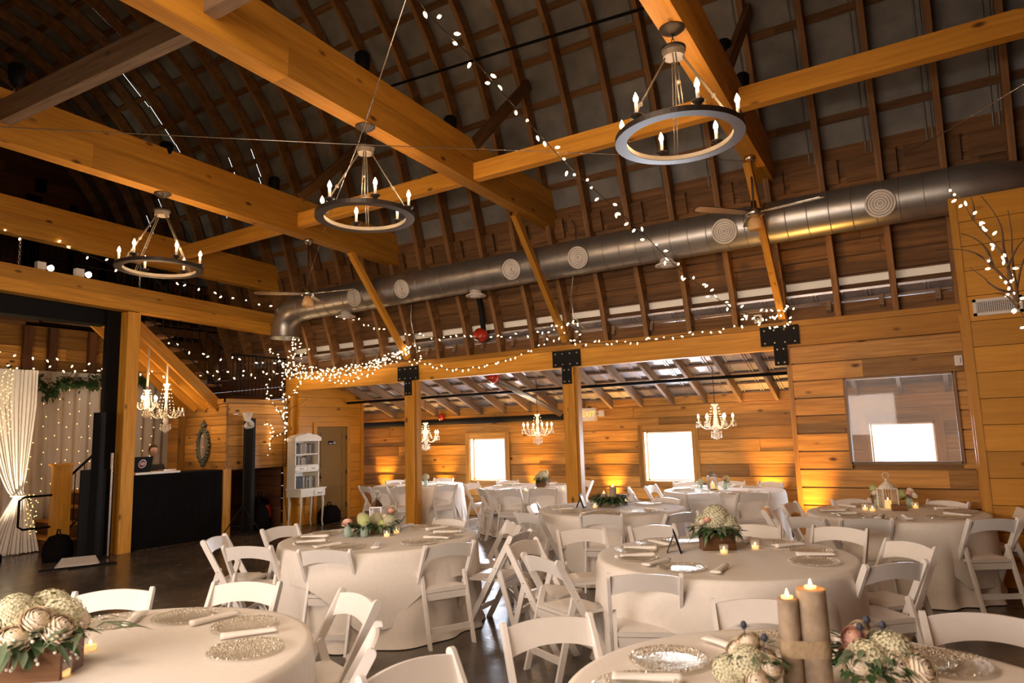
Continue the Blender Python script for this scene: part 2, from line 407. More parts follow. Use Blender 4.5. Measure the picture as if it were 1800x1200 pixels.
# low aisle roof: tin sheet with ribs, lath, rafters
def aisle_z(y): return 3.36 - (y-9.7)*0.398
b = MB()
ya, yb = 9.62, 12.45
b.add([(-12.9, ya, aisle_z(ya)), (3.0, ya, aisle_z(ya)), (3.0, yb, aisle_z(yb)), (-12.9, yb, aisle_z(yb)),
       (-12.9, ya, aisle_z(ya)+.03), (3.0, ya, aisle_z(ya)+.03), (3.0, yb, aisle_z(yb)+.03), (-12.9, yb, aisle_z(yb)+.03)],
      [(0,1,2,3),(7,6,5,4),(0,4,5,1),(1,5,6,2),(2,6,7,3),(3,7,4,0)])
x = -12.8
while x < 3.0:
    for dx in (0, .045): b.beam((x+dx, ya, aisle_z(ya)-.008), (x+dx, yb, aisle_z(yb)-.008), .018, .02)
    x += 0.32
for k in range(8):
    y = 9.78+k*0.36; b.beam((-12.9, y, aisle_z(y)-.022), (3.0, y, aisle_z(y)-.022), .09, .025, mi=1)
struct(b.build('ceiling_aisle', [M['tin'], M['grey']]))
rp = MB(); rp.beam((0, 9.68, aisle_z(9.68)-.115), (0, 12.3, aisle_z(12.3)-.115), .055, .15)
rr = Proto(tag(rp.build('aisle_rafter', M['grey']), 'weathered sloping rafter under the tin roof of the low side aisle', 'rafter', 'rafters of the low aisle roof'))
k = 0
while -10.85+k*0.61 < 1.2: rr((-10.85+k*0.61, 0, 0)); k += 1

# end wall of the low aisle with the brown door
def lim_end(z):
    hi = CY
    ymax = 9.7+(3.36-z-.02)/0.398
    return (9.7, min(hi, ymax))
DOOR = (10.17, 11.04, 0.0, 1.99)
b = MB(); rows(b, 'y', WX, 9.7, CY, 0, 3.3, 0.2, .05, [DOOR], lim_end, side=-1); rows(b, 'y', WX-.055, 9.7, CY, 0, 3.3, 0.1, .02, (), lim_end, side=-1, gap=0, jit=0)
b.box(WX-.06, WX+.012, CY-.09, CY+.01, 0, 2.55)
rows(b, 'x', CY, -12.8, WX-.06, 0, 2.6, .2, .05, side=1)
struct(b.build('wall_left', M['pine']))
b = MB(); c = .09
for (y0, y1, z0, z1) in ((DOOR[0]-c, DOOR[0], 0, DOOR[3]+c), (DOOR[1], DOOR[1]+c, 0, DOOR[3]+c), (DOOR[0], DOOR[1], DOOR[3], DOOR[3]+c)):
    b.box(WX, WX+.022, y0, y1, z0, z1)
struct(b.build('trim_1', M['amber']))
b = MB(); b.box(WX-.045, WX-.012, DOOR[0]+.004, DOOR[1]-.004, .012, DOOR[3]-.004)
y0, y1 = DOOR[0], DOOR[1]
for (z0, z1) in ((.16, .72), (.84, 1.02), (1.12, 1.86)):       # moulded panels
    for (a0, a1, q0, q1) in ((y0+.12, y1-.12, z0, z0+.018), (y0+.12, y1-.12, z1-.018, z1), (y0+.12, y0+.138, z0, z1), (y1-.138, y1-.12, z0, z1)):
        b.box(WX-.013, WX-.004, a0, a1, q0, q1)
d = struct(b.build('door_1', M['door']))
b = MB(); b.tube([(WX-.012, y0+.07, .93), (WX+.03, y0+.07, .93)], .012, 8); b.ball((WX+.05, y0+.07, .93), .03); b.build('door_knob', M['iron'], d)
for z in (.3, 1.0, 1.75):
    b = MB(); b.box(WX-.014, WX+.012, y1-.02, y1+.012, z-.045, z+.045); b.build('hinge', M['iron'], d)
b = MB(); b.box(WX-.012, WX-.004, y0+.33, y0+.55, 1.60, 1.68)
sg = tag(b.build('door_sign', M['black']), 'small black sign plate with white lettering on the brown door', 'sign')
b = MB(); b.box(WX-.004, WX-.002, y0+.35, y0+.45, 1.62, 1.632); b.ball((WX-.004, y0+.49, 1.665), .008, 6); b.box(WX-.004, WX-.002, y0+.482, y0+.498, 1.615, 1.652)
b.ball((WX-.004, y0+.525, 1.665), .008, 6); b.box(WX-.004, WX-.002, y0+.517, y0+.533, 1.615, 1.652); b.build('sign_print', M['wprint'], sg)

# plank wall right of the last post, with the framed opening
NX0, NX1, NZ0, NZ1 = -0.985, 0.185, 1.23, 2.26
b = MB(); rows(b, 'x', YW+.02, -1.62, 1.4, 0, 2.74, 0.228, .07, [(NX0, NX1, NZ0, NZ1)], gap=.018, jit=.03)
rows(b, 'x', YW+.10, -1.62, 1.4, 0, 2.95, 0.3, .03, [(NX0, NX1, NZ0, NZ1)], gap=0, jit=0)
b.box(-1.66, -1.60, YW+.02, YW+.15, 0, 2.72)
struct(b.build('wall_right_aisle', M['plank']))
b = MB()
for (x0, x1, z0, z1) in ((NX0-.02, NX0+.015, NZ0-.02, NZ1+.02), (NX1-.015, NX1+.02, NZ0-.02, NZ1+.02), (NX0, NX1, NZ1, NZ1+.02), (NX0, NX1, NZ0-.03, NZ0)):
    b.box(x0, x1, YW-.012, YW+.17, z0, z1)
w4 = struct(b.build('window_4', M['grey']))
p = MB(); p.box(NX0+.012, NX1-.012, YW+.06, YW+.066, NZ0, NZ1); p.build('pane', M['glass'], w4)
# planks closing the little room behind
b = MB(); rows(b, 'y', 1.3, YW+.2, YB, 0, 3.2, .22, .05, lim=lambda z: (YW+.2, min(YB, 9.7+(3.34-z)/0.398)))
struct(b.build('wall_right_room', M['plank']))

# header beam on its posts
b = MB()
for (x0, x1) in ((-11.5, -8.15), (-8.15, -4.9), (-4.9, -1.66)):
    b.box(x0+.001, x1-.001, YW, YW+.14, 2.72, 3.0)
tag(b.build('header_beam', M['amber']), 'long honey coloured beam carried by the posts along the low aisle', 'beam')
b = MB(); b.box(-11.5, 1.4, YW-.006, YW+.17, 3.005, 3.08); b.box(-1.65, 1.4, YW, YW+.14, 2.75, 3.0)
tag(b.build('plate_board', M['amber']), 'flat top board under the rafter feet above the header beam', 'board')
for (x, lab) in ((-11.4, 'amber timber post wrapped in lit twigs at the end of header beam'), (-8.15, 'amber timber post left of the middle alcove table'), (-4.9, 'amber timber post between the two aisle windows')):
    b = MB(); b.box(x-.1, x+.1, YW-.03, YW+.16, 0, 2.718)
    if x > -11: b.box(x+.1, x+.135, YW+.02, YW+.15, 0, 2.718)
    tag(b.build('timber_post', M['amber']), lab, 'post')
for (x, z0, lab) in ((-8.16, 2.46, 'black bolted T plate on the left post'), (-4.91, 2.46, 'black bolted T plate on the middle post'), (-1.71, 2.50, 'black bolted T plate at the plank wall corner')):
    b = MB(); b.box(x-.245, x+.245, YW-.042, YW-.031, z0+.27, z0+.53); b.box(x-.085, x+.085, YW-.042, YW-.031, z0, z0+.27)
    b.box(x-.085, x+.085, YW-.031, YW+.001, z0+.27, z0+.5)
    t = tag(b.build('bracket_plate', M['plate']), lab, 'metal plate')
    for (dx, dz) in [(q, .48) for q in (-.19,-.065,.065,.19)]+[(q, .31) for q in (-.19,-.065,.065,.19)]+[(-.04,.22),(.04,.22),(-.04,.04),(.04,.04)]:
        c = MB(); c.lathe([(.013,0),(.013,.006),(.006,.010),(0,.011)], 8, (x+dx, YW-.042, z0+dz), rot=Matrix.Rotation(R(90), 3, 'X')); c.build('bolt', M['bolt'], t)

# roof of the hall
b = MB(); pi = off(0.245)
def strip(mk):
    zs = [p for p in pi if p[1] > 4.6]
    for (a, c) in zip(zs, zs[1:]):
        ya_, yc_ = (a[0], c[0]) if mk else (mir(a[0]), mir(c[0]))
        cuts = [XL]
        if mk and a[1] > 6.4: cuts += [XL+.7+.65*k+random.uniform(-.1,.1) for k in range(9) if random.random() < .35]
        cuts.append(XR)
        for (xa, xc) in zip(cuts, cuts[1:]):          # narrow daylight slits between a few sheets
            xa_ = xa+(.009 if xa > XL else 0)
            b.add([(xa_, ya_, a[1]), (xc, ya_, a[1]), (xc, yc_, c[1]), (xa_, yc_, c[1])], [(0,1,2,3)])
strip(True); strip(False)
pr = off(.235); zs = [p for p in pr if p[1] > 4.6]
x = XL+.325
k = 0
while x < XR:
    for dx in (-.03, .03):
        b.tube([(x+dx, y, z) for (y, z) in zs], .012, 5)
    x += .65
struct(b.build('ceiling', M['roof']))
b = MB()                                             # near side lower skin and left boards
for s in (True, False):
    q = [p for p in off(.225) if p[1] < 4.9]
    q = [(q[0][0]+ (0 if s else 0), 3.08)]+q if False else q
    acc = 0; path = off(.215)
    # boards following the curve between z 3.64 and 4.85
    z = 3.66
    while z < 4.82:
        z2 = z+.19; y1_, y2_ = prof_y(z, .215), prof_y(z2, .215)
        if not s: y1_, y2_ = mir(y1_), mir(y2_)
        xx = XL
        while xx < XR:
            xe = min(XR, xx+random.uniform(2.4, 4.2))
            b.beam((xx+.002, (y1_+y2_)/2, (z+z2)/2), (xe-.002, (y1_+y2_)/2, (z+z2)/2), .022, .182, (0, y2_-y1_, z2-z)); xx = xe
        z = z2
    q_ = [p for p in off(.24) if p[1] < 5.2]; q_ = [(prof_y(3.62, .24), 3.62)]+[p for p in q_ if p[1] > 3.65]
    for (a, c) in zip(q_, q_[1:]):
        y1_, y2_ = (a[0], c[0]) if s else (mir(a[0]), mir(c[0]))
        b.add([(XL, y1_, a[1]), (XR+1.6, y1_, a[1]), (XR+1.6, y2_, c[1]), (XL, y2_, c[1])], [(0,1,2,3)], [[(0,0),(6,0),(6,.4),(0,.4)]])
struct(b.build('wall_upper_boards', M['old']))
# closure of the near side below the boards
b = MB(); rows(b, 'x', mir(9.84), XL, XR, 2.7, 3.75, .21, .03, side=-1); b.box(XL, XR, YN-.14, YN, 2.72, 3.0)
rows(b, 'x', -2.5, XL, 3.0, 0, 2.4, .22, .05, side=-1)
struct(b.build('wall_front', M['plank']))
b = MB(); b.add([(XL, -2.6, 2.3), (3.0, -2.6, 2.3), (3.0, .3, 3.3), (XL, .3, 3.3)], [(0,1,2,3)]); b.add([(XL, -2.6, 2.34), (3.0, -2.6, 2.34), (3.0, .3, 3.34), (XL, .3, 3.34)], [(0,1,2,3)])
struct(b.build('ceiling_front_aisle', M['old']))
# strips between the rafter feet: frieze block, foil strip, lath
b = MB(); b.box(-11.5, XR, YW+.13, YW+.165, 3.08, 3.27)
struct(b.build('trim_2', M['old']))
b = MB(); b.box(-11.5, XR, YW+.17, YW+.18, 3.51, 3.61)
struct(b.build('trim_3', M['insul']))
b = MB(); b.box(-11.5, XR, YW+.182, YW+.21, 3.30, 3.515); b.box(-11.5, XR, YW+.182, YW+.21, 3.605, 3.75); b.box(-11.5, XR, YW+.10, YW+.14, 3.385, 3.46); b.box(XL, XR, prof_y(3.70, .19)-.02, prof_y(3.70,.19)+.02, 3.62, 3.72)
struct(b.build('trim_4', M['old']))
# hall rafters, each one a curved timber
b = MB(); a, c = prof, off(.2); w = .035; L = 0
for i in range(len(a)-1):
    dl = math.hypot(a[i+1][0]-a[i][0], a[i+1][1]-a[i][1])
    vs = [(sx*w, p[0], p[1]) for sx in (-1, 1) for p in (a[i], a[i+1], c[i+1], c[i])]
    u = lambda o: [(L, o), (L+dl, o), (L+dl, o+.2), (L, o+.2)]
    b.add(vs, [(0,1,2,3), (7,6,5,4), (0,4,5,1), (3,2,6,7)], [u(0), [(L,.9),(L,.7),(L+dl,.7),(L+dl,.9)], [(L,.4),(L,.47),(L+dl,.47),(L+dl,.4)], u(.5)], .5)
    L += dl
rf = Proto(tag(b.build('roof_rafter', M['rafter']), 'tall brown curved rafter rising from the wall plate to the barn roof ridge', 'rafter', 'curved rafters of the barn roof'))
k = 0
while -1.65+.65*(4-k) > XL+.1:
    rf((-1.65+.65*(4-k)+.02, 0, 0)); k += 1
# purlins behind the rafters
pu = off(.222); tot = 0; nextd = 0
d = 0
for (p, q) in zip(pu, pu[1:]):
    sl = math.hypot(q[0]-p[0], q[1]-p[1])
    while nextd <= d+sl:
        t = (nextd-d)/sl; y, z = p[0]+(q[0]-p[0])*t, p[1]+(q[1]-p[1])*t
        if z > 4.75:
            b = MB(); xx = XL
            while xx < XR:
                xe = min(XR, xx+random.uniform(3, 5)); b.beam((xx, y, z), (xe-.003, y, z), .035, .10, (0, q[0]-p[0], q[1]-p[1])); xx = xe
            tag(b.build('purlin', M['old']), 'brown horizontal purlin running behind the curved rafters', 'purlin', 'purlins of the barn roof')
        nextd += .62
    d += sl
# wider board above the duct
b = MB(); xx = XL
while xx < XR:
    xe = min(XR, xx+.65); y = prof_y(4.86, .16); b.beam((xx+.04, y, 4.86), (xe-.04, y, 4.86), .03, .30, (0, -.3, 1)); xx = xe
struct(b.build('trim_5', M['old']))
# gable walls
lim = lambda z: (mir(prof_y(max(z, 3.1), .24))-.12, prof_y(max(z, 3.1), .24)+.12)
b = MB(); rows(b, 'y', XL, 0, 9.9, 0, 9.55, .26, .05, lim=lim, side=-1); rows(b, 'y', XL-.06, 0, 9.9, 0, 9.55, .2, .02, lim=lim, side=-1, gap=0, jit=0)
b.box(XL-.09, XL-.02, 4.2, 5.7, 9.4, 9.75)
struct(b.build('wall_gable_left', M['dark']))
b = MB(); rows(b, 'y', XR, 0, 9.9, 0, 9.55, .26, .05, lim=lim, side=1); rows(b, 'y', XR+.06, 0, 9.9, 0, 9.55, .2, .02, lim=lim, side=1, gap=0, jit=0)
rows(b, 'y', 3.0, -2.5, 9.9, 0, 3.0, .26, .05, side=1)
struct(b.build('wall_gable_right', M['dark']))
b = MB(); rows(b, 'x', 9.84, XL, -11.55, 0, 3.9, .26, .05)
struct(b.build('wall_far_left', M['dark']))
# black uprights on the loft gable
for (px, w) in ((133, .16), (190, .12), (62, .3)):
    p = on(px, 330, 'x', XL+.06); b = MB(); b.box(XL, XL+.07, p.y-w/2, p.y+w/2, 3.9, 7.4)
    tag(b.build('wall_upright', M['black']), {133: 'black upright strip on the loft gable wall, middle of three', 190: 'black upright strip on the loft gable wall, rightmost', 62: 'wide black upright on the loft gable wall, leftmost'}[px], 'upright')

# ------------------------------------------------------------------ tie beams, cross ties, braces
TIE = {'r': (-1.42, -1.66, 4.98, 4.90), 'm': (-4.73, -4.92, 5.02, 4.88), 'l': (-8.15, -8.15, 4.97, 4.79)}
def tie_at(k, y):
    x0, x1, z0, z1 = TIE[k]; t = (y-.2)/9.35; return x0+(x1-x0)*t, z0+(z1-z0)*t
def tie(k, lab):
    b = MB()
    for (a, c) in ((.2, 3.9), (3.902, 9.55)):
        (xa, za), (xc, zc) = tie_at(k, a), tie_at(k, c); b.beam((xa, a, za+.145), (xc, c, zc+.145), .20, .29)
    (xa, za), (xc, zc) = tie_at(k, .2), tie_at(k, 9.53); b.beam((xa+.025, .2, za+.432), (xc+.025, 9.53, zc+.432), .13, .28)
    return tag(b.build('tie_beam', M['amber']), lab, 'beam')
tie('r', 'amber ceiling tie beam at right, above the largest ring chandelier')
tie('m', 'broad amber tie beam crossing the middle of the ceiling')
tie('l', 'long amber tie beam over the smallest ring chandelier')
b = MB(); b.beam((-11.4, YN, 5.10), (-11.4, 9.5, 4.87), .2, .28); b.beam((-11.4, YN, 5.38), (-11.4, 9.48, 5.15), .14, .275)
tag(b.build('tie_beam', M['amber']), 'upper amber beam in front of the loft railing', 'beam')
b = MB(); b.beam((-11.39, YN, 4.19), (-11.39, 9.5, 3.95), .22, .20); b.beam((-11.39, YN, 4.395), (-11.39, 9.5, 4.155), .22, .205); 
tag(b.build('loft_edge_beam', M['amber']), 'amber beam along the loft edge resting on the left post', 'beam')
b = MB(); b.box(-11.5, -11.29, 6.16, 6.37, 0, 3.92)
tag(b.build('timber_post', M['amber']), 'amber timber post standing at the left end of the black booth', 'post')
b = MB(); b.box(-11.75, -11.55, 6.02, 6.14, 0, 4.3); b.box(-11.78, -11.52, 5.98, 6.18, 0, .02); b.box(-11.53, -11.50, 5.94, 6.16, 0, 4.2)
tag(b.build('steel_column', M['black']), 'black steel column beside the left timber post', 'post')
b = MB(); b.box(-11.85, -11.55, YN, 6.0, 3.70, 4.3)
tag(b.build('steel_beam', M['black']), 'deep black steel beam under the loft edge', 'beam')
YT = 6.95
def cross(x0, x1, y, lab, mat='amber', z=4.94, h=.22, y2=None):
    b = MB(); b.beam((x0, y, z+h/2), (x1, y if y2 is None else y2, z+h/2), .12, h)
    return tag(b.build('cross_tie', M[mat]), lab, 'beam')
cross(-1.43, XR, YT, 'amber cross tie running to the upper right corner')
cross(-4.76, -1.70, YT, 'amber cross tie between the two right hand tie beams')
cross(-8.045, -4.98, YT, 'amber cross tie behind the middle ring chandelier')
cross(-11.3, -8.255, YT, 'amber cross tie between the loft and long tie beam')
cross(-8.04, -4.9, 3.0, 'greyish cross tie at the upper left, nearer the camera', 'grey', 5.09, .24, 3.16)
cross(-4.69, 1.4, 3.1, 'greyish cross tie stub crossing above the nearest beam', 'grey', 5.12, .24)
for (x, n) in ((-1.65, 'right'), (-4.9, 'middle'), (-8.15, 'left')):
    b = MB(); b.beam((x, 8.1, 4.83), (x, 9.55, 3.14), .085, .10, (0, 1, 1))
    tag(b.build('knee_brace', M['amber']), 'slanting amber brace under the %s tie beam end, in front of duct' % n, 'brace')
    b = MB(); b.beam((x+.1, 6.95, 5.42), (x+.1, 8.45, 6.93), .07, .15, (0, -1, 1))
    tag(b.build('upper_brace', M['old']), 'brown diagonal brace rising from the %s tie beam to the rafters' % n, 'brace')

# ------------------------------------------------------------------ pine clad box at the right
BY, BX = 8.75, 0.325
b = MB(); rows(b, 'x', BY, BX, XR, 0, 4.12, .275, .04, gap=.006, jit=.003, L=5)
rows(b, 'y', BX, BY+.04, YW, 0, 4.12, .275, .04, gap=.006, jit=.003, L=5)
b.box(BX+.01, XR, BY+.05, YW+.2, 4.09, 4.12)
b.box(BX-.02, BX+.05, BY-.012, BY+.02, 0, 4.13)
struct(b.build('wall_right_box', M['pine']))
b = MB(); b.box(BX-.03, BX, 9.25, 9.36, 0, 2.9); b.box(BX-.03, BX, 9.05, 9.12, 0, 2.75); struct(b.build('trim_6', M['pine']))
b = MB()
gx0, gx1, gz0, gz1 = .40, .84, 2.77, 2.95
g0 = on(1712, 556, 'y', BY); g1 = on(1796, 524, 'y', BY); gx0, gx1, gz0, gz1 = g0.x, g1.x, g0.z, on(1712, 527, 'y', BY).z
for (x0, x1, z0, z1) in ((gx0, gx1, gz0, gz0+.03), (gx0, gx1, gz1-.03, gz1), (gx0, gx0+.03, gz0, gz1), (gx1-.03, gx1, gz0, gz1)): b.box(x0, x1, BY-.02, BY, z0, z1)
g = tag(b.build('wall_grille', M['vent']), 'white air return grille on the pine wall at right', 'vent')
b = MB(); b.box(gx0+.02, gx1-.02, BY-.006, BY-.002, gz0+.02, gz1-.02); b.build('grille_back', M['blackc'], g)
b = MB()
for i in range(20): x = gx0+.03+(gx1-gx0-.06)*(i+.5)/20; b.box(x-.003, x+.003, BY-.017, BY-.01, gz0+.03, gz1-.03)
for i in range(8): z = gz0+.03+(gz1-gz0-.06)*(i+.5)/8; b.box(gx0+.03, gx1-.03, BY-.014, BY-.009, z-.0025, z+.0025)
b.build('grille_bars', M['vent'], g)
b = MB(); b.box(.21, .29, 9.48, 9.56, 2.34, 2.46); b.box(.235, .265, 9.45, 9.48, 2.37, 2.43); tag(b.build('wall_sensor', M['vent']), 'small white sensor box beside the pine clad corner', 'sensor')
b = MB(); b.box(.21, .29, 9.56, 9.61, 2.37, 2.43); b.build('sensor_bracket', M['steel'], bpy.data.objects['wall_sensor'])

# ------------------------------------------------------------------ duct
DY, DZ, DR = 8.97, 4.28, .265
def ringpts(p, ax, r, n=28):
    ax = Vector(ax).normalized(); u = ax.orthogonal().normalized(); w = ax.cross(u)
    return [Vector(p)+(u*math.cos(2*PI*k/n)+w*math.sin(2*PI*k/n))*r for k in range(n)]
t = thing('air_duct', 'long round galvanised air duct running below the rafters', 'air duct', (0,0,0))
path = [(x*.5-10.25, DY, DZ) for x in range(22)]
elb = [(-10.36-.44*math.sin(a), DY, DZ-.44*(1-math.cos(a))) for a in [R(q) for q in (0, 15, 30, 45, 60, 75, 90)]]
pts = [Vector((-10.8, DY, 3.72))]+[Vector(p) for p in elb[::-1]]+[Vector(p) for p in path]
pts += [Vector((.45, DY, DZ)), Vector((.72, DY+.04, DZ)), Vector((1.0, DY+.2, DZ-.02)), Vector((1.2, DY+.42, DZ-.05))]
b = MB(); b.tube(pts, DR, 32, caps=False); b.build('duct_pipe', M['duct'], t)
for i in range(44):
    x = -10.2+i*.245
    b = MB(); b.tube(ringpts((x, DY, DZ), (1,0,.0), DR+.002), .006, 5, closed=True); b.build('seam', M['duct'], t)
b = MB(); b.tube(ringpts((-10.8, DY, 3.72), (0,0,1), DR+.012), .014, 8, closed=True); b.build('end_collar', M['duct'], t)
for i, (px, py) in enumerate(((621,528),(705,513),(898,477),(1015,455),(1273,409),(1548,364))):
    p = on(px, py, 'y', DY-DR-.02); c = Vector((p.x, DY, DZ)); d = (Vector((0, p.y-DY, p.z-DZ))).normalized()
    d = Vector((0, -1, -.28)).normalized(); q = c+d*(DR+.01); rot = d.to_track_quat('Z', 'Y').to_matrix()
    v = thing('round_diffuser', 'round white ringed diffuser on the duct, %s from the left' % ['first','second','third','fourth','fifth','sixth'][i], 'vent', (0,0,0), 0, 'round diffusers on the duct')
    rad = .158
    b = MB(); b.lathe([(rad-.012,-.04),(rad,0),(rad+.004,.014),(rad-.016,.018),(rad-.02,.004)], 28, q, rot=rot, caps=False); b.build('rim', M['vent'], v)
    for j, r_ in enumerate((.115, .085, .055, .026)):
        b = MB(); b.lathe([(r_+.016,-.02),(r_+.013,.010),(r_-.003,.014),(r_-.008,-.01)], 24, q, rot=rot, caps=False); b.build('ring', M['vent'], v)
    b = MB(); b.lathe([(rad-.014,-.004),(0,-.004)], 20, q, rot=rot, caps=False); b.build('core', M['pewter'], v)
for (px, py, s) in ((1150,455,'right'),(812,515,'middle'),(575,552,'left')):
    p = on(px, py, 'z', 3.93); v = thing('ceiling_diffuser', 'white bell diffuser hanging under the duct, %s one' % {'right':'rightmost','middle':'middle','left':'leftmost'}[s], 'vent', (p.x, DY, 0), 0, 'diffusers below the duct')
    b = MB(); b.lathe([(.10, DZ-DR+.05),(.10, DZ-DR-.03),(.165, DZ-DR-.06),(.17, DZ-DR-.075),(.13, DZ-DR-.075)], 24); b.build('bell', M['vent'], v)
    b = MB(); b.lathe([(.11, DZ-DR-.07),(.07, DZ-DR-.095),(0, DZ-DR-.10)], 20); b.build('cone', M['vent'], v)

# pipes in the low aisle
def pipe(name, pts, r, mat, lab, cat='pipe'): b = MB(); b.tube(pts, r, 10); return tag(b.build(name, mat), lab, cat)
p0, p1 = on(600, 708, 'y', 11.0), on(1362, 656, 'y', 11.0)
pipe('sprinkler_pipe', [(-11.15, 11.0, 2.50), (1.2, 11.0, 2.50)], .028, M['black'], 'thin black sprinkler pipe below the aisle rafters')
pipe('drain_pipe', [(-12.1, 12.23, 2.02), (-6.3, 12.23, 2.02)], .065, M['plate'], 'thick dark pipe along the top of the back aisle wall')
pipe('vent_pipe', [on(868, 664, 'y', 10.3), on(930, 697, 'y', 11.2), on(985, 727, 'y', 12.0)], .06, M['duct'], 'grey pipe slanting down between the aisle posts')
pipe('conduit', [on(700, 370, 'y', 9.5), on(727, 400, 'y', 9.45), on(727, 470, 'y', 9.42), on(722, 560, 'y', 9.46), on(733, 620, 'y', 9.5)], .011, M['steel'], 'thin grey conduit dropping past the left tie beam end', 'conduit')
pipe('conduit', [on(998, 372, 'y', 9.3), on(1012, 400, 'y', 9.1), on(1013, 430, 'y', 8.9), on(1004, 520, 'y', 9.45), on(1008, 555, 'y', 9.5), on(1028, 578, 'y', 9.55)], .011, M['steel'], 'thin grey conduit dropping past the middle tie beam end', 'conduit')
pipe('dark_pipe', [on(800, 330, 'y', 9.35), on(820, 420, 'y', 9.4), on(845, 540, 'y', 9.5), on(850, 580, 'y', 9.5)], .045, M['plate'], 'dark upright pipe between rafters left of the third diffuser')
pipe('roof_pipe', [on(660, 160, 'x', -7.3), on(900, 85, 'x', -4.6), on(1130, 15, 'x', -2.6), on(1190, -10, 'x', -2.0)], .02, M['black'], 'thin black sprinkler line crossing the upper roof rafters')
def alarm(px, py, y, lab, s=1.0):
    p = on(px, py, 'y', y); v = thing('alarm_box', lab, 'alarm', p)
    b = MB(); b.lathe([(.001,-.05*s),(.07*s,-.05*s),(.075*s,-.02*s),(.06*s,.03*s),(.001,.035*s)], 14, rot=Matrix.Rotation(R(70),3,'X')); b.build('housing', M['red'], v)
    b = MB(); b.ball((0,-.05*s,-.06*s), .028*s, 8); b.build('lens', M['steel'], v)
    return v
alarm(775, 732, 12.15, 'small red alarm horn high on the back aisle wall')
alarm(843, 588, 9.45, 'red round lamp sitting above the header between the posts', 1.7)
alarm(865, 662, 10.2, 'red box tucked under the header beside slanting pipe', 1.5)
alarm(762, 218, 8.3, 'red round lamp above the middle tie beam', 1.4) if False else None

# exit sign
p = on(1035, 728, 'y', 12.24); v = thing('exit_sign', 'white illuminated EXIT sign box on the back aisle wall', 'sign', p)
b = MB(); b.box(-.16, .16, -.03, .05, -.13, .12); b.build('sign_box', M['vent'], v)
b = MB(); b.box(.16, .24, 0, .02, .03, .05); b.box(.16, .24, 0, .02, -.04, -.02); b.box(.22, .33, -.03, .03, -.055, .065); b.build('emergency_lamp', M['vent'], v)
b = MB(); b.box(-.24, -.16, 0, .02, .03, .05); b.box(-.24, -.16, 0, .02, -.04, -.02); b.box(-.33, -.22, -.03, .03, -.055, .065); b.build('emergency_lamp', M['vent'], v)
def text(name, s, size, mat, parent, loc, rot, ext=.001):
    c = bpy.data.curves.new(name, 'FONT'); c.body = s; c.size = size; c.extrude = ext; c.align_x = 'CENTER'; c.align_y = 'CENTER'
    o = bpy.data.objects.new(name+'_curve', c); COL.objects.link(o)
    dg = bpy.context.evaluated_depsgraph_get(); me = bpy.data.meshes.new_from_object(o.evaluated_get(dg)); bpy.data.objects.remove(o)
    o = bpy.data.objects.new(name, me); me.materials.clear(); me.materials.append(mat); COL.objects.link(o); o.parent = parent; o.location = loc; o.rotation_euler = rot
    return o
text('sign_letters', 'EXIT', .15, M['signl'], v, (0, -.032, 0), (R(90), 0, 0))
# ================================================================== LAMPS
def flame_mb(b, p, s=1.0):
    b.lathe([(.006*s,0),(.016*s,.012*s),(.018*s,.026*s),(.012*s,.045*s),(.004*s,.062*s),(0,.070*s)], 8, p)
def ring_chandelier(loc, zcan, rz, lab, power):
    x, y, z = loc; v = thing('ring_chandelier', lab, 'chandelier', loc, 0)
    r = .46
    b = MB(); b.lathe([(r-.045,-.022),(r+.045,-.022),(r+.045,.022),(r-.045,.022),(r-.045,-.022)], 64, smooth=False); b.build('ring', M['iron'], v)
    b = MB(); b.lathe([(r-.047,-.018),(r-.047,.018)], 64, smooth=True, caps=False); b.build('ring_lining', M['pewter'], v)
    zt = .68
    b = MB(); b.lathe([(0,zt),(.085,zt),(.085,zt+.075),(0,zt+.075)], 20, smooth=False); b.build('hub', M['pewter'], v)
    b = MB(); b.lathe([(.085,zt+.05),(.10,zt+.055),(.10,zt+.08),(.085,zt+.085),(0,zt+.09)], 20); b.build('hub_cap', M['iron'], v)
    for k in range(4):
        a = rz+PI/4+k*PI/2; c, s = math.cos(a), math.sin(a)
        p0, p1 = Vector((.07*c,.07*s,zt)), Vector((r*c, r*s, .02)); q = Vector((-s, c, 0))*.012
        b = MB(); b.tube([p0+q, p1+q], .005, 6); b.tube([p0-q, p1-q], .005, 6)
        mid = p0.lerp(p1, .55); b.ball(mid, .02, 8); b.ball(p1, .022, 8); b.build('rod', M['pewter'], v)
    n = 6
    for k in range(n):
        a = rz+2*PI*k/n; c, s = math.cos(a), math.sin(a); p = Vector((r*c, r*s, .02))
        b = MB(); b.lathe([(.006,0),(.012,.015),(.03,.03),(.05,.045),(.052,.052),(.02,.05),(.016,.06)], 12, p)
        cu = b.build('candle_cup', M['iron'], v)
        b = MB(); b.lathe([(.014,.055),(.014,.155),(0,.155)], 8, p); b.build('candle_sleeve', M['white2'], cu)
        b = MB(); flame_mb(b, p+Vector((0,0,.155)), 1.15); b.build('flame_bulb', M['flame'], cu)
        light('POINT', 'candle_light', (x+p.x, y+p.y, z+.21), power/6, WARM, .03)
    H = zcan-z
    b = MB(); k = 0; zz = zt+.09
    while zz < H-.07:
        ax = (1,0,0) if k % 2 else (0,1,0)
        b.tube([Vector((0,0,zz+.02))+ (Vector(ax)*math.cos(t)*.011+Vector((0,0,1))*math.sin(t)*.022) for t in [2*PI*j/8 for j in range(8)]], .0035, 5, closed=True); zz += .034; k += 1
    b.build('chain', M['iron'], v)
    b = MB(); b.lathe([(.02,H-.06),(.03,H-.045),(.075,H-.03),(.085,H-.012),(.105,H-.006),(.105,H),(0,H)], 20); b.build('canopy', M['iron'], v)
    return v
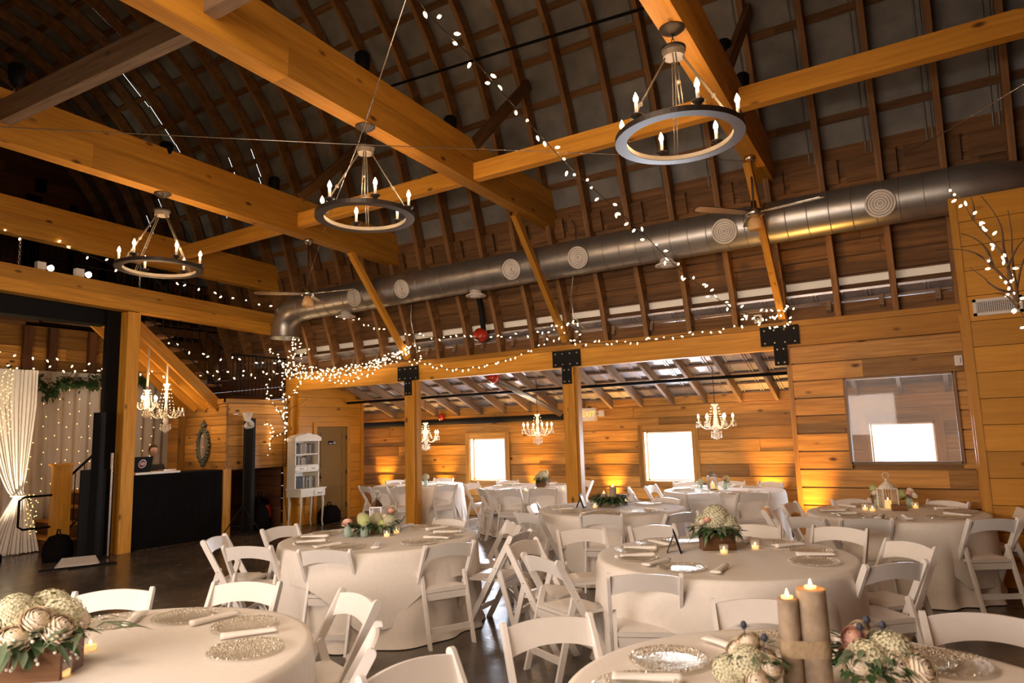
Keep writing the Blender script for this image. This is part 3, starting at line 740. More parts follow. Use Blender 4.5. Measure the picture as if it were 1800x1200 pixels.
def hang(k, cpx, cpy, rpx, rpy):
    zb = 4.93
    for _ in range(3):
        c = on(cpx, cpy, 'z', zb); zb = tie_at(k, c.y)[1]
    c = on(cpx, cpy, 'z', zb); x = tie_at(k, c.y)[0]; q = deep(rpx, rpy, (c-CAM).dot(fwd)); d = ray(rpx, rpy)
    t = (c.y*d.y+x*d.x)/(d.y**2+d.x**2); return (x, c.y, CAMZ+d.z*t), zb
P1, P2, P3 = hang('r', 1188, 48, 1203, 240), hang('m', 627, 228, 625, 380), hang('l', 276, 344, 266, 470)
ring_chandelier(P1[0], P1[1], 1.15, 'largest dark ring chandelier with candle bulbs, at the upper right', 62)
ring_chandelier(P2[0], P2[1], 1.5, 'dark ring chandelier with candle bulbs in the middle of three', 66)
ring_chandelier(P3[0], P3[1], .9, 'smallest dark ring chandelier, at left before the loft', 74)

def crystal(loc, ztop, lab, r=.25, h=.55, arms=6, lit=True, power=10, ribbon=False):
    v = thing('crystal_chandelier', lab, 'chandelier', loc, 0, None); cx = Vector(loc)
    b = MB(); b.lathe([(.0,-h*.42),(.02,-h*.40),(.05,-h*.3),(.025,-h*.2),(.03,0),(.018,h*.12),(.035,h*.25),(.02,h*.4),(.055,h*.5),(.06,h*.53),(0,h*.54)], 12); b.build('stem', M['white2'], v)
    for k in range(6):
        a = 2*PI*k/6; b = MB()
        for j in range(9):
            t = j/8; rr_ = .055+(r*.55-.055)*t; zz = h*.5-(h*.62)*t-.04*math.sin(PI*t)
            b.ball((rr_*math.cos(a), rr_*math.sin(a), zz), .011, 6)
        b.build('bead_swag', M['crystal'], v)
    for k in range(arms):
        a = 2*PI*k/arms+.3; c, s = math.cos(a), math.sin(a); pts = []
        for j in range(9):
            t = j/8; pts.append((c*(.03+(r-.03)*t), s*(.03+(r-.03)*t), -h*.16-.09*math.sin(PI*t*.9)*(1-t*.2)+.07*t*t))
        b = MB(); b.tube(pts, .010, 6); arm = b.build('arm', M['white2'], v)
        p = Vector(pts[-1])
        b = MB(); b.lathe([(.006,-.01),(.04,.004),(.045,.012),(.014,.01),(.012,.07),(0,.07)], 10, p); b.build('candle_cup', M['white2'], arm)
        if lit:
            b = MB(); flame_mb(b, p+Vector((0,0,.07)), 1.0); b.build('flame_bulb', M['flame'], arm)
        b = MB()
        for q in range(4):
            aa = q*PI/2; d = p+Vector((.04*math.cos(aa), .04*math.sin(aa), 0)); b.ball(d-Vector((0,0,.02)), .007, 5)
            b.lathe([(0,-.085),(.011,-.06),(.004,-.03),(0,-.028)], 6, d)
        b.build('drops', M['crystal'], arm)
    b = MB()
    for ring, n in ((.3,8),(.17,6),(.05,3)):
        for q in range(n):
            aa = 2*PI*q/n; d = Vector((r*ring*math.cos(aa), r*ring*math.sin(aa), -h*(.34+.12*(1-ring*2)))); b.ball(d, .012, 6); b.lathe([(0,-.10),(.014,-.07),(.005,-.03),(0,-.01)], 6, d)
    b.build('drops', M['crystal'], v)
    if lit: light('POINT', 'crystal_light', cx+Vector((0,0,.05)), power, WARM, .2)
    H = ztop-loc[2]
    if ribbon:
        b = MB(); b.tube([(0,0,h*.5),(.01,0,(H+h*.5)/2),(0,0,H)], .018, 8); b.build('ribbon_sleeve', M['white2'], v)
    else:
        b = MB(); b.tube([(0,0,h*.5),(0,0,H)], .005, 6)
        zz = h*.5+.02
        while zz < H-.02: b.ball((0,0,zz), .010, 6); zz += .04
        b.build('chain', M['iron'], v)
    return v
for (px, py, lab) in ((748,765,'crystal chandelier half hidden behind the left post'), (945,752,'crystal chandelier between the two aisle posts'), (1258,738,'crystal chandelier hanging beside the right aisle window')):
    p = on(px, py, 'y', 11.25); crystal(tuple(p), aisle_z(11.25)-.02, lab, .27, .5, 6, True, 10)
p = on(258, 707, 'x', -11.75); crystal(tuple(p), 3.55, 'small lit crystal chandelier hanging near the left post', .17, .42, 5, True, 30, True)
p = on(292, 716, 'x', -11.75); crystal(tuple(p), 3.35, 'tall unlit beaded crystal chandelier over the booth, right of pair', .27, .8, 7, False, 0, True)

def fan(x, y, zc, z, angs, lab):
    v = thing('ceiling_fan', lab, 'fan', (x, y, z), 0)
    H = zc-z
    b = MB(); b.lathe([(0,H-.09),(.02,H-.085),(.05,H-.06),(.068,H-.03),(.07,H),(0,H)], 16); b.build('canopy', M['steel'], v)
    b = MB(); b.tube([(0,0,.1),(0,0,H-.08)], .012, 8); b.build('downrod', M['iron'], v)
    b = MB(); b.lathe([(0,.16),(.03,.15),(.035,.06),(.10,.03),(.105,-.03),(.05,-.05),(0,-.05)], 20); b.build('motor', M['steel'], v)
    for a in angs:
        a = R(a); c, s = math.cos(a), math.sin(a); rot = Matrix.Rotation(a, 3, 'Z') @ Matrix.Rotation(R(10), 3, 'X')
        b = MB(); q = [(.08,-.03),(.2,-.055),(.5,-.065),(.76,-.06),(.79,-.03),(.79,.03),(.76,.06),(.5,.065),(.2,.055),(.08,.03)]
        vs = [rot @ Vector((px, py, .004)) for px, py in q]+[rot @ Vector((px, py, -.004)) for px, py in q]; n = len(q)
        b.add(vs, [tuple(range(n)), tuple(range(2*n-1, n-1, -1))]+[(i, i+n, (i+1) % n+n, (i+1) % n) for i in range(n)])
        b.build('blade', M['steel'], v)
    b = MB(); b.lathe([(.045,-.05),(.075,-.09),(.095,-.17),(.075,-.20),(0,-.20)], 14); b.build('light_bowl', M['amberglass'], v)
    return v
fan(-1.63, 8.19, 4.91, 4.21, (350, 110, 229), 'ceiling fan hanging under the right tie beam before the duct')
fan(-8.15, 7.2, 4.83, 3.96, (15, 120, 225), 'ceiling fan hanging under the left tie beam near duct elbow')

for (px, py, X, lab, up) in ((635,112,-4.9,'dark cup spotlight on top of the middle tie beam, upper left',1),(790,222,-4.9,'dark cup spotlight beside the foot of the middle upper brace',1),(480,326,-8.15,'small cup spotlight standing on the left tie beam',1),(1272,90,-1.65,'black cup spotlight high beside the right tie beam',1),(1305,147,-1.65,'round black spotlight behind the right tie beam joint',1),(290,267,-8.15,'faint cup spotlight near middle of the left tie beam',1),(25,132,-8.15,'black cup spotlight in the top left corner',1)):
    p = on(px, py, 'x', X+.02); v = thing('cup_spotlight', lab, 'spotlight', (X+.02, p.y, 5.45))
    h = p.z-5.45
    b = MB(); b.tube([(0,0,0),(0,.02,h-.10)], .014, 6); b.ball((0,0,.02), .04, 8); b.build('stem', M['steel'], v)
    b = MB(); b.lathe([(.0,-.12),(.045,-.11),(.075,-.03),(.085,.10),(.065,.13),(.06,.10),(0,.09)], 14, (0,.02,h)); b.build('cup', M['black'], v)

# uplights along the walls
for (px, Y, X) in ((678,YB,None),(783,YB,None),(945,YB,None),(1080,YB,None),(1357,YB,None),(1425,YW,None)):
    p = on(px, 860, 'y', Y); y = Y-.22
    y = Y-.20
    v = thing('wall_uplight', {678:'amber uplight washing the back wall, leftmost of the row',783:'amber uplight just left of the left aisle window',945:'amber uplight behind the middle alcove table flowers',1080:'amber uplight between middle post and right aisle window',1357:'amber uplight in the corner right of the far right table',1425:'amber uplight at the foot of the plank wall'}[px], 'lamp', (p.x, y, 0))
    b = MB(); b.lathe([(0,0),(.10,0),(.10,.10),(.09,.13),(.075,.13),(.07,.115)], 16); b.build('lamp_can', M['black'], v)
    b = MB(); b.lathe([(0,.11),(.07,.11)], 14); b.build('lamp_lens', M['upl'], v)
    light('SPOT', 'uplight_beam', (p.x, y+.02, .16), 330, AMB, .05, (p.x, y+.14, 1.3), angle=R(52), blend=1.0)

# ------------------------------------------------------------------ string lights
bulb_mb = MB(); bulb_mb.lathe([(.005,-.004),(.010,.008),(.0105,.018),(.006,.030),(0,.038)], 6)
bulb_me = bulb_mb.build('bulb', M['bulb']); bd = bulb_me.data; bpy.data.objects.remove(bulb_me)
fmb = MB(); fmb.ball((0,0,0), .009, 6); o = fmb.build('fairy', M['fairy']); fd = o.data; bpy.data.objects.remove(o)
def resample(pts, step):
    out = [pts[0].copy()]; acc = 0
    for a, c in zip(pts, pts[1:]):
        L = (c-a).length; t = step-acc
        while t <= L: out.append(a.lerp(c, t/L)); t += step
        acc = (acc+L) % step if L+acc >= step else acc+L
    return out
def smooth(pts, k=6):
    out = []
    for i in range(len(pts)-1):
        p0 = pts[max(0,i-1)]; p1 = pts[i]; p2 = pts[i+1]; p3 = pts[min(len(pts)-1,i+2)]
        for j in range(k):
            t = j/k; out.append(.5*((2*p1)+(p2-p0)*t+(2*p0-5*p1+4*p2-p3)*t*t+(3*p1-p0-3*p2+p3)*t**3))
    return out+[pts[-1]]
def strand(pts, step, lab, off_=.028, me=None, cable=.004, scale=1.0, mat='iron', maxb=98, group=None, name='string_lights'):
    pts = smooth([Vector(p) for p in pts]); b = MB(); b.tube(pts, cable, 5, smooth=False)
    t = tag(b.build(name, M[mat]), lab, 'string lights', group)
    for p in resample(pts, step)[:maxb]:
        o = bpy.data.objects.new('bulb', me or bd); COL.objects.link(o); o.parent = t
        d = Vector((random.uniform(-1,1), random.uniform(-1,1), random.uniform(-1.2,.8))).normalized()
        o.location = p+d*off_*random.uniform(.5,1.2); o.rotation_euler = d.to_track_quat('Z','Y').to_euler(); o.scale = (scale,)*3
    return t
def px(lst):
    """points given along the strand; depth in metres runs evenly from the first to the last"""
    return [deep(x, y, d) for (x, y, d) in lst]
def chord(l, d0, d1):
    n = len(l)-1; L = [0]
    for a, c in zip(l, l[1:]): L.append(L[-1]+math.hypot(c[0]-a[0], c[1]-a[1]))
    out = []
    for (x, y), s in zip(l, L):
        t = s/L[-1]; out.append(deep(x, y, 1/((1-t)/d0+t/d1)))      # straight line in space
    return out
dP3, dP2, dP1, dP0 = 8.9, 10.6, 12.3, 13.9
strand(chord([(700,-60),(735,0),(772,45),(845,118),(912,196),(1000,292),(1070,356),(1130,410),(1200,478),(1290,543),(1340,552),(1386,545)], 3.9, dP3), .125, 'steep main string of pointed bulbs from the ridge to right post', .05, scale=1.0)
strand(chord([(1310,560),(1340,566),(1370,552),(1390,540),(1392,560),(1385,575),(1350,572)], dP3, dP3), .07, 'coil of string lights around the right T plate top')
strand(chord([(-30,392),(0,405),(60,420),(110,430),(190,463),(240,480),(340,500),(400,520),(497,545)], 9.8, dP0), .24, 'string lights passing below the smallest ring chandelier', .05, scale=1.3)
strand(chord([(515,550),(590,556),(680,578),(760,592),(850,594),(930,585),(985,570),(1004,562)], dP0, dP2), .15, 'string lights running below the duct to the middle post', .04)
strand(chord([(-20,487),(0,497),(80,520),(150,552),(218,578),(250,590),(330,614),(410,632),(505,640)], 10.5, dP0), .2, 'string lights rising from the light tree toward upper left', .05, scale=1.25)
strand(chord([(-20,613),(60,626),(130,640),(215,650),(300,658),(400,655),(500,648)], 11.2, dP0), .2, 'upper of two string lights crossing above the sheer curtain', .05, scale=1.2)
strand(chord([(-20,643),(60,646),(150,650),(250,653),(350,660),(430,662),(505,655)], 11.2, dP0), .2, 'lower of two string lights crossing above the sheer curtain', .05, scale=1.2)
for k, (dy, n) in enumerate(((0,'upper'),(7,'middle'),(14,'lower'))):
    strand(chord([(500,640+dy),(560,648+dy),(610,645+dy*.8),(660,633+dy*.6),(700,617+dy*.5),(722,610+dy*.3)], dP0, dP1), .055, n+' of three bunched string lights along the left header end', .03)
strand(chord([(505,662),(545,662),(600,672),(650,655),(690,636),(722,618)], dP0, dP1), .085, 'lowest sagging string lights on the left header beam')
strand(chord([(712,618),(722,608),(735,606),(738,625),(728,640),(716,632)], dP1, dP1), .08, 'coil of string lights around the left brace foot')
strand(chord([(728,632),(760,643),(800,648),(860,640),(915,622),(960,602),(1000,583)], dP1, dP2), .11, 'string lights sagging across the header between first posts')
strand(chord([(968,583),(985,573),(1000,566),(1012,562),(1018,580),(1012,600),(1000,598)], dP2, dP2), .07, 'coil of string lights around the middle brace foot')
strand(chord([(1010,601),(1060,603),(1130,599),(1200,588),(1260,580),(1310,568)], dP2, dP3), .11, 'string lights along the header between middle and right posts')

# lit twigs on the left post
def twigtree(name, roots, lab, me, step, mat='twig', maxb=98, sc=1.0, spread=.03):
    t = thing(name, lab, 'light tree', roots[0][0])
    base = Vector(roots[0][0]); left = maxb
    for pts in roots:
        q = smooth([Vector(p)-base for p in pts], 5); b = MB()
        n = len(q); b.tube(q, [max(.003, .011*(1-i/n)) for i in range(n)], 5); b.build('twig', M[mat], t)
        for p in resample(q, step):
            if left <= 0 or step > 50: break
            left -= 1
            o = bpy.data.objects.new('bulb', me); COL.objects.link(o); o.parent = t
            d = Vector((random.uniform(-1,1),)*1+(random.uniform(-1,1), random.uniform(-1,1))).normalized()
            o.location = p+d*spread; o.rotation_euler = d.to_track_quat('Z','Y').to_euler(); o.scale = (sc,)*3
    return t
D = 13.62
T = lambda l: [deep(x, y, D+random.uniform(-.12,.08)) for x, y in l]
twigtree('lit_twigs', [T([(505,915),(500,860),(497,800),(500,750),(505,700),(507,650)])], 'bare lower twigs climbing the left end post', bd, 99)
twigtree('lit_twigs', [T(l) for l in ([(502,740),(500,700),(496,670),(508,640),(515,600),(516,560)], [(500,745),(490,720),(476,705),(470,680),(478,665)], [(500,700),(520,690),(526,672),(545,660)], [(505,650),(490,630),(478,618),(470,612)], [(508,655),(525,640),(535,622),(543,615)],
    [(503,770),(501,740),(498,715)], [(478,665),(490,655),(505,650),(520,645),(535,650)], [(503,755),(510,720),(528,710),(540,700)])], 'glowing curly twigs wrapped round the left end post', bd, .062, spread=.035)
twigtree('lit_twigs', [T(l) for l in ([(500,760),(480,765),(468,745),(466,738)], [(480,765),(474,785),(471,800)], [(466,738),(474,748),(477,760)])], 'small spray of lit twigs left of the end post', bd, .075, spread=.02)
twigtree('lit_twigs', [T(l) for l in ([(515,560),(512,590),(520,610),(510,640)], [(516,575),(524,600),(518,625)])], 'cone of lit twigs under the duct elbow', bd, .06, spread=.04)
# twig tree at the right edge
D = 4.6
T = lambda l: [deep(x, y, D+random.uniform(-.1,.1)) for x, y in l]
trunk = [Vector((1.02, 4.35, 0)), deep(1850,900,4.6), deep(1838,700,4.6), deep(1815,590,4.6), deep(1790,540,4.6), deep(1775,500,4.6)]
tt = twigtree('lit_branch_tree', [trunk]+[T(l) for l in ([(1790,540),(1775,500),(1768,455),(1745,425),(1710,385),(1690,350),(1665,335)], [(1775,500),(1745,468),(1715,445),(1680,438),(1645,440)], [(1782,515),(1755,508),(1738,497),(1730,488),(1705,470)],
    [(1778,490),(1765,440),(1760,400),(1745,370),(1725,345)], [(1790,530),(1780,460),(1778,410),(1772,370)], [(1785,520),(1795,470),(1810,430)], [(1790,540),(1770,520),(1750,515)], [(1770,470),(1785,440),(1800,420)], [(1745,468),(1735,440),(1715,420),(1690,410)], [(1710,385),(1712,365),(1706,345)])],
    'bare branch tree with small lights before the pine wall', bd, .052, spread=.03, sc=.8)

# suspension cables
def cable(pts, lab, r=.004): b = MB(); b.tube([Vector(p) for p in pts], r, 6); return tag(b.build('steel_cable', M['steel']), lab, 'cable')
cable([deep(-20,222,5.5), deep(600,253,6.2), deep(1110,272,6.9), deep(1330,284,8.2)], 'thin cable stretched across the hall below the beams')
cable([deep(717,-10,4.4), deep(630,250,5.4), deep(568,410,10.8), deep(536,510,12.2)], 'thin slanting cable passing the middle ring chandelier')
cable([deep(1590,270,8.0), deep(1650,238,7.2), deep(1810,142,5.2)], 'thin cable at the upper right before the roof')

# ================================================================== LEFT CORNER: loft, stair, booth
b = MB(); b.box(XL, -11.85, YN, 5.9, 4.14, 4.18); b.box(XL, -13.6, 5.9, 9.7, 4.14, 4.18)
x = -12.3
while x > XL: b.box(x-.03, x+.03, YN, 5.9, 3.98, 4.14); x -= .5
b.box(-13.66, -13.6, 5.9, 9.7, 3.98, 4.2); struct(b.build('floor_loft', M['old']))
LW = -14.3
b = MB(); rows(b, 'y', LW, 2.0, 9.7, 0, 4.0, .24, .05, side=-1)
struct(b.build('wall_far_corner', M['plank']))
for px_ in (48, 93, 163):
    p = on(px_, 620, 'x', LW+.09); b = MB(); b.box(LW+.003, LW+.11, p.y-.07, p.y+.07, 0, 3.97); tag(b.build('wall_stud', M['dark']), 'dark upright stud above the curtain, %s of three' % {48:'leftmost',93:'middle',163:'rightmost'}[px_], 'stud')
# booth back: planked box below the landing
AX, AY, AZ = -11.35, 8.1, 2.53
b = MB(); rows(b, 'x', AY, -13.2, AX-.001, 0, AZ-.06, .17, .04); b.box(-12.78, -12.62, AY-.05, AY+.04, 0, AZ)
b.box(-13.3, AX+.02, AY-.03, AY+.05, AZ-.09, AZ)
struct(b.build('wall_landing_front', M['plank']))
b = MB(); rows(b, 'y', AX, AY+.05, 9.5, 1.24, AZ-.06, .2, .04, side=-1); b.box(AX-.04, AX+.025, AY-.03, 9.5, AZ-.07, AZ); b.box(AX-.04, AX+.02, AY, 9.5, 1.2, 1.26)
struct(b.build('wall_landing_side', M['plank']))
b = MB(); b.box(-13.2, AX, AY+.02, 9.6, AZ-.05, AZ-.01); struct(b.build('floor_landing', M['old']))
b = MB(); b.box(AX-.13, AX+.03, AY-.04, AY+.12, 0, 1.22); tag(b.build('corner_post', M['amber']), 'short amber post at the right end of the black booth', 'post')
b = MB(); rows(b, 'y', -12.7, AY+.05, 9.7, 0, 1.3, .2, .04, side=-1); rows(b, 'x', 9.52, -12.7, -11.55, 0, 2.4, .2, .04); struct(b.build('wall_under_landing', M['dark']))
# upper flight: stringers seen from below, with treads
for i, sx in enumerate((-11.62, -11.96, -12.30, -12.64)):
    b = MB(); b.beam((sx, 6.05, 4.12), (sx, 8.12, 2.40), .06, .20, (0, 1, 1))
    tag(b.build('stair_stringer', M['amber']), 'slanting amber board under the upper stair, %s from the right' % ['first','second','third','fourth'][i], 'stair board')
b = MB()
for k in range(8):
    t = k/8; b.box(-12.7, -11.55, 6.1+2.0*t, 6.1+2.0*t+.28, 4.14-1.66*t-.03+.12, 4.14-1.66*t+.12)
tag(b.build('stair_treads', M['old']), 'wooden treads of the upper stair above the slanting boards', 'stair')
def railing(name, p0, p1, n, h, lab, mat='black', r=.008, top=.02):
    v = thing(name, lab, 'railing', p0); p0, p1 = Vector(p0), Vector(p1); d = p1-p0
    b = MB(); b.tube([Vector((0,0,h)), d+Vector((0,0,h))], top, 6); b.build('handrail', M[mat], v)
    b = MB(); b.tube([Vector((0,0,.08)), d+Vector((0,0,.08))], top*.6, 6); b.build('bottom_rail', M[mat], v)
    for i in range(n):
        q = d*((i+.5)/n); b = MB(); b.tube([q+Vector((0,0,.08)), q+Vector((0,0,h))], r, 5); b.build('baluster', M[mat], v)
    return v
railing('loft_railing', (-12.0, 2.6, 4.2), (-12.0, 5.85, 4.2), 34, .95, 'black baluster railing in the loft behind the amber beams')
railing('loft_railing', (-13.62, 5.9, 4.2), (-13.62, 9.6, 4.2), 34, .95, 'dark railing at the rear edge of the loft')
railing('landing_railing', (AX-.03, AY+.1, AZ), (AX-.03, 9.5, AZ), 15, .85, 'black railing on the stair landing left of the end post')
railing('stair_railing', (-11.50, 6.1, 4.25), (-11.50, 8.1, 2.62), 14, .85, 'black railing sloping beside the upper stair')
# chains between the two left beams
for (px_, py) in ((36, 423), (246, 490)):
    p = on(px_, py, 'x', -11.4); b = MB(); zz = 4.36; k = 0
    while zz < 4.88:
        ax = (1,0,0) if k % 2 else (0,1,0)
        b.tube([Vector((-11.4,p.y,zz+.02))+(Vector(ax)*math.cos(t)*.014+Vector((0,0,1))*math.sin(t)*.028) for t in [2*PI*j/8 for j in range(8)]], .005, 5, closed=True); zz += .042; k += 1
    tag(b.build('hanging_chain', M['steel']), 'steel chain between loft beams, ' + ('at far left' if px_ < 100 else 'under the smallest ring chandelier'), 'chain')
for (px_, py, lab) in ((76,467,'white loft spotlight at left, lamp glowing'), (143,486,'white tilted loft spotlight, right of the pair')):
    p = on(px_, py, 'x', -11.4); v = thing('loft_spotlight', lab, 'spotlight', (-11.4, p.y, 4.345))
    b = MB(); b.box(-.05,.05,-.10,.02,.02,.17); b.tube([(0,-.05,0),(0,-.05,.04)], .02, 8); b.build('lamp_housing', M['white2'], v)
    b = MB(); b.lathe([(0,0),(.045,0),(.052,.015),(.03,.06),(0,.06)], 12, (0.02,.11,.10), rot=Matrix.Rotation(R(95),3,'X')@Matrix.Rotation(R(25),3,'Y')); b.build('lamp_head', M['spotw'], v)
p = on(73, 325, 'x', XL+.12); b = MB(); b.box(XL+.02, XL+.2, p.y-.08, p.y+.08, p.z-.15, p.z+.12); tag(b.build('lantern_sconce', M['black']), 'dark lantern on the loft gable wall', 'lamp')

# lower stair with newel, handrail, steps
NX, NY = -12.30, 5.75
v = thing('newel_post', 'pale wooden newel post with a flat cap at the stair foot', 'post', (NX, NY, 0))
b = MB(); b.box(-.11,.11,-.11,.11,0,1.40); b.build('shaft', M['amber'], v)
b = MB(); b.box(-.145,.145,-.145,.145,1.42,1.45); b.box(-.125,.125,-.125,.125,1.40,1.42); b.build('cap', M['amber'], v)
v = thing('lower_stair', 'short wooden stair behind the newel post and curtain', 'stair', (-13.0, 5.9, 0))
for k in range(4):
    b = MB(); b.box(-.72,.62, k*.23-.1, k*.23+.20, k*.235+.0, k*.235+.19); b.build('riser_block', M['dark'], v)
    b = MB(); b.box(-.74,.64, k*.23-.13, k*.23+.20, k*.235+.19, k*.235+.225); b.build('tread', M['amber'], v)
railing('stair_handrail', (-12.32, 5.9, .30), (-12.32, 6.85, 1.2), 7, .95, 'black iron handrail climbing right from the newel post')
b = MB(); q = [(-12.35,5.64,.95),(-12.35,5.25,.95),(-12.35,5.18,.9),(-12.35,5.18,.5),(-12.35,5.25,.45),(-12.35,5.64,.45)]
b.tube(q, .018, 8); tag(b.build('grab_rail', M['black']), 'black looped grab rail left of the newel post', 'rail')

# sheer curtains
def curtain(name, x, y0, y1, z0, z1, lab, mat, amp=.05, folds=26, fn=None, ny=240, nz=14):
    vs = []; fs = []
    for j in range(nz+1):
        for i in range(ny+1):
            t = i/ny; s = j/nz; y = y0+(y1-y0)*t; z = z1+(z0-z1)*s
            a = amp*(.5+.6*s); w = math.sin(t*folds*2*PI+.8*math.sin(t*7+s*1.3))*a + .5*a*math.sin(t*folds*.37*2*PI+1+s)
            p = Vector((x+w, y, z)); vs.append(fn(p, t, s) if fn else p)
    for j in range(nz):
        for i in range(ny):
            k = j*(ny+1)+i; fs.append((k, k+1, k+ny+2, k+ny+1))
    b = MB(); b.add(vs, fs, smooth=True); return tag(b.build(name, M[mat]), lab, 'curtain')
curtain('sheer_curtain', -13.92, 4.6, 9.4, .02, 3.12, 'wide sheer backdrop curtain hung with tiny lights', 'sheer', .06, 22)
def gather(p, t, s):
    z = p.z; k = 1.0
    zt = .95
    if z > zt: u = (z-zt)/(3.0-zt); k = .10+.52*min(1, u*1.4)**.7
    else: u = (zt-z)/zt; k = .10+.55*u**.8
    yc = 5.42 if z > zt else 5.42-.10*(zt-z)
    return Vector((-12.95+(p.x+12.95)*(.5+.7*k), yc+(p.y-4.95)*k-(.38*k if z > zt else 0), z))
curtain('tied_curtain', -12.95, 4.3, 5.6, .02, 3.02, 'bright sheer drape gathered and tied at waist height, far left', 'sheer2', .05, 13, gather, 160, 30)
b = MB(); b.tube([Vector((-12.95+.09*math.cos(a), 5.41+.10*math.sin(a), .95)) for a in [2*PI*k/12 for k in range(12)]], .018, 6, closed=True); tag(b.build('curtain_tie', M['white2']), 'tie band around the gathered drape at far left', 'tie')
light('SPOT', 'drape_uplight', (-12.5, 5.0, .15), 230, (1,.82,.55), .06, (-12.9, 5.35, 1.6), angle=R(60), blend=1)
v = thing('floor_uplight', 'small floor lamp lighting the tied drape from below', 'lamp', (-12.45, 4.95, 0)); b = MB(); b.lathe([(0,0),(.08,0),(.08,.09),(.06,.12)], 14); b.build('lamp_can', M['black'], v)
b = MB(); b.lathe([(0,.10),(.06,.10)], 12); b.build('lamp_lens', M['upl'], v)
# curtain lights
for i in range(16):
    if i % 8 == 0: t = thing('fairy_light_curtain', 'vertical strings of tiny yellow lights over the %s half of sheer backdrop' % ('left' if i == 0 else 'right'), 'string lights', (-13.78, 7, 0)); n = 0
    y = 5.1+i*.2-7; b = MB(); zz = 3.1-random.uniform(0,.2); pts = []
    while zz > .5: pts.append((random.uniform(-.02,.02), y+random.uniform(-.04,.04), zz)); zz -= random.uniform(.17,.26)
    b.tube(pts, .0015, 4); b.build('wire', M['white2'], t)
    for p in pts[1:]:
        if n < 98: o = bpy.data.objects.new('bulb', fd); COL.objects.link(o); o.parent = t; o.location = p; n += 1
for (y0_, y1_, z0_, z1_, nn, lab, X) in ((5.0,5.15,1.9,3.0,50,'cluster of tiny lights at the top of the tied drape',-12.80),(5.5,5.62,.3,.95,26,'cluster of tiny lights beside the drape tail',-12.85),(4.6,4.75,2.2,3.0,24,'cluster of tiny lights at the far left curtain edge',-12.85)):
    t = thing('fairy_lights', lab, 'string lights', (X, y0_, z0_)); pts = [Vector((random.uniform(0,.05), (y1_-y0_)*(.5+.5*math.sin(k*1.9))+random.uniform(-.03,.03), (z1_-z0_)*(1-k/nn))) for k in range(nn)]
    b = MB(); b.tube(pts, .0015, 4); b.build('wire', M['white2'], t)
    for p in pts: o = bpy.data.objects.new('bulb', fd); COL.objects.link(o); o.parent = t; o.location = p
# ivy garland
def leaf_mb(b, p, d, L, w, up=None, mi=0):
    d = Vector(d).normalized(); sd = d.cross(up or Vector((0,0,1)))
    if sd.length < .05: sd = d.orthogonal()
    sd.normalize(); n = sd.cross(d); p = Vector(p); vs = []
    prf = [(0,0.1),(.25,.8),(.5,1),(.78,.6),(1,0.02)]
    for (t, k) in prf:
        c = p+d*L*t - n*(L*.25*t*t)
        vs += [c-sd*w*k*.5+n*w*.12*k, c, c+sd*w*k*.5+n*w*.12*k]
    fs = []
    for i in range(4): fs += [(i*3,i*3+1,i*3+4,i*3+3),(i*3+1,i*3+2,i*3+5,i*3+4)]
    b.add(vs, fs, None, None, mi, True)
G = [on(x, y, 'x', -13.55) for x, y in ((-20,655),(20,652),(45,660),(70,668),(90,690),(110,665),(140,672),(165,668),(195,665),(230,668),(262,660))]
v = thing('ivy_garland', 'green ivy garland draped along the curtain top', 'garland', G[0]); g = smooth([p-G[0] for p in G]); b = MB(); b.tube(g, .012, 5); b.build('vine', M['twig'], v)
b = MB()
for p in g:
    for _ in range(13):
        d = Vector((random.uniform(-.2,1), random.uniform(-1,1), random.uniform(-1.4,.7))); leaf_mb(b, p+d*random.uniform(.0,.13), d, random.uniform(.06,.11), random.uniform(.05,.08))
b.build('leaves', M['leaf'], v)['kind'] = 'stuff'

# booth
b = MB()
BXF = -11.32
def booth_face(y0, y1, n=60):
    vs = []; fs = []
    for j in range(9):
        z = 1.20*(1-j/8)+.01
        for i in range(n+1):
            y = y0+(y1-y0)*i/n; vs.append((BXF+.012*math.sin(i*1.3)*(j/8)+.006*math.sin(i*.37+j), y, z))
    for j in range(8):
        for i in range(n): k = j*(n+1)+i; fs.append((k,k+1,k+n+2,k+n+1))
    b.add(vs, fs, None, None, 0, True)
booth_face(6.38, 8.03); v = tag(b.build('booth_drape', M['blackc']), 'black floor length drape hiding the front of the booth', 'drape')
b = MB(); b.box(-11.95, BXF-.03, 6.40, 8.05, 1.19, 1.22); 
v = tag(b.build('booth_counter', M['black']), 'dark booth counter behind the black drape', 'counter')
for (x, y) in ((-11.9,6.5),(-11.9,7.95),(-11.45,6.5),(-11.45,7.95)): b = MB(); b.box(x-.02,x+.02,y-.02,y+.02,0,1.19); b.build('leg', M['black'], v)
b = MB(); b.box(-11.8, BXF-.0, 6.42, 7.2, 1.221, 1.255); tag(b.build('counter_board', M['white2']), 'narrow white board along the booth counter top', 'board')
# laptop
v = thing('laptop', 'black open laptop with a round printed emblem on its lid', 'laptop', (-11.52, 6.62, 1.257), R(8))
b = MB(); b.box(-.28,-.02,-.19,.19,0,.018); b.build('keyboard_base', M['black'], v)
b = MB(); b.beam((-.02,0,.01),(.04,0,.255),.38,.012,(1,0,0)); b.build('screen', M['black'], v)
rot = Matrix.Rotation(R(90+14), 3, 'Y'); b = MB(); b.lathe([(0,.001),(.062,.001),(.062,.0)], 24, (.022,0,.14), rot=rot); b.build('emblem', M['maroon'], v)
b = MB(); b.lathe([(.062,.0),(.062,.004),(.073,.004),(.073,0)], 24, (.022,0,.14), rot=rot)
for (dz, w) in ((.018,.04),(-.002,.045),(-.02,.03)): b.beam((.0285+dz*.25,-w,.14+dz),(.0285+dz*.25,w,.14+dz),.003,.008,(0,0,1))
b.build('emblem_ring', M['wprint'], v)
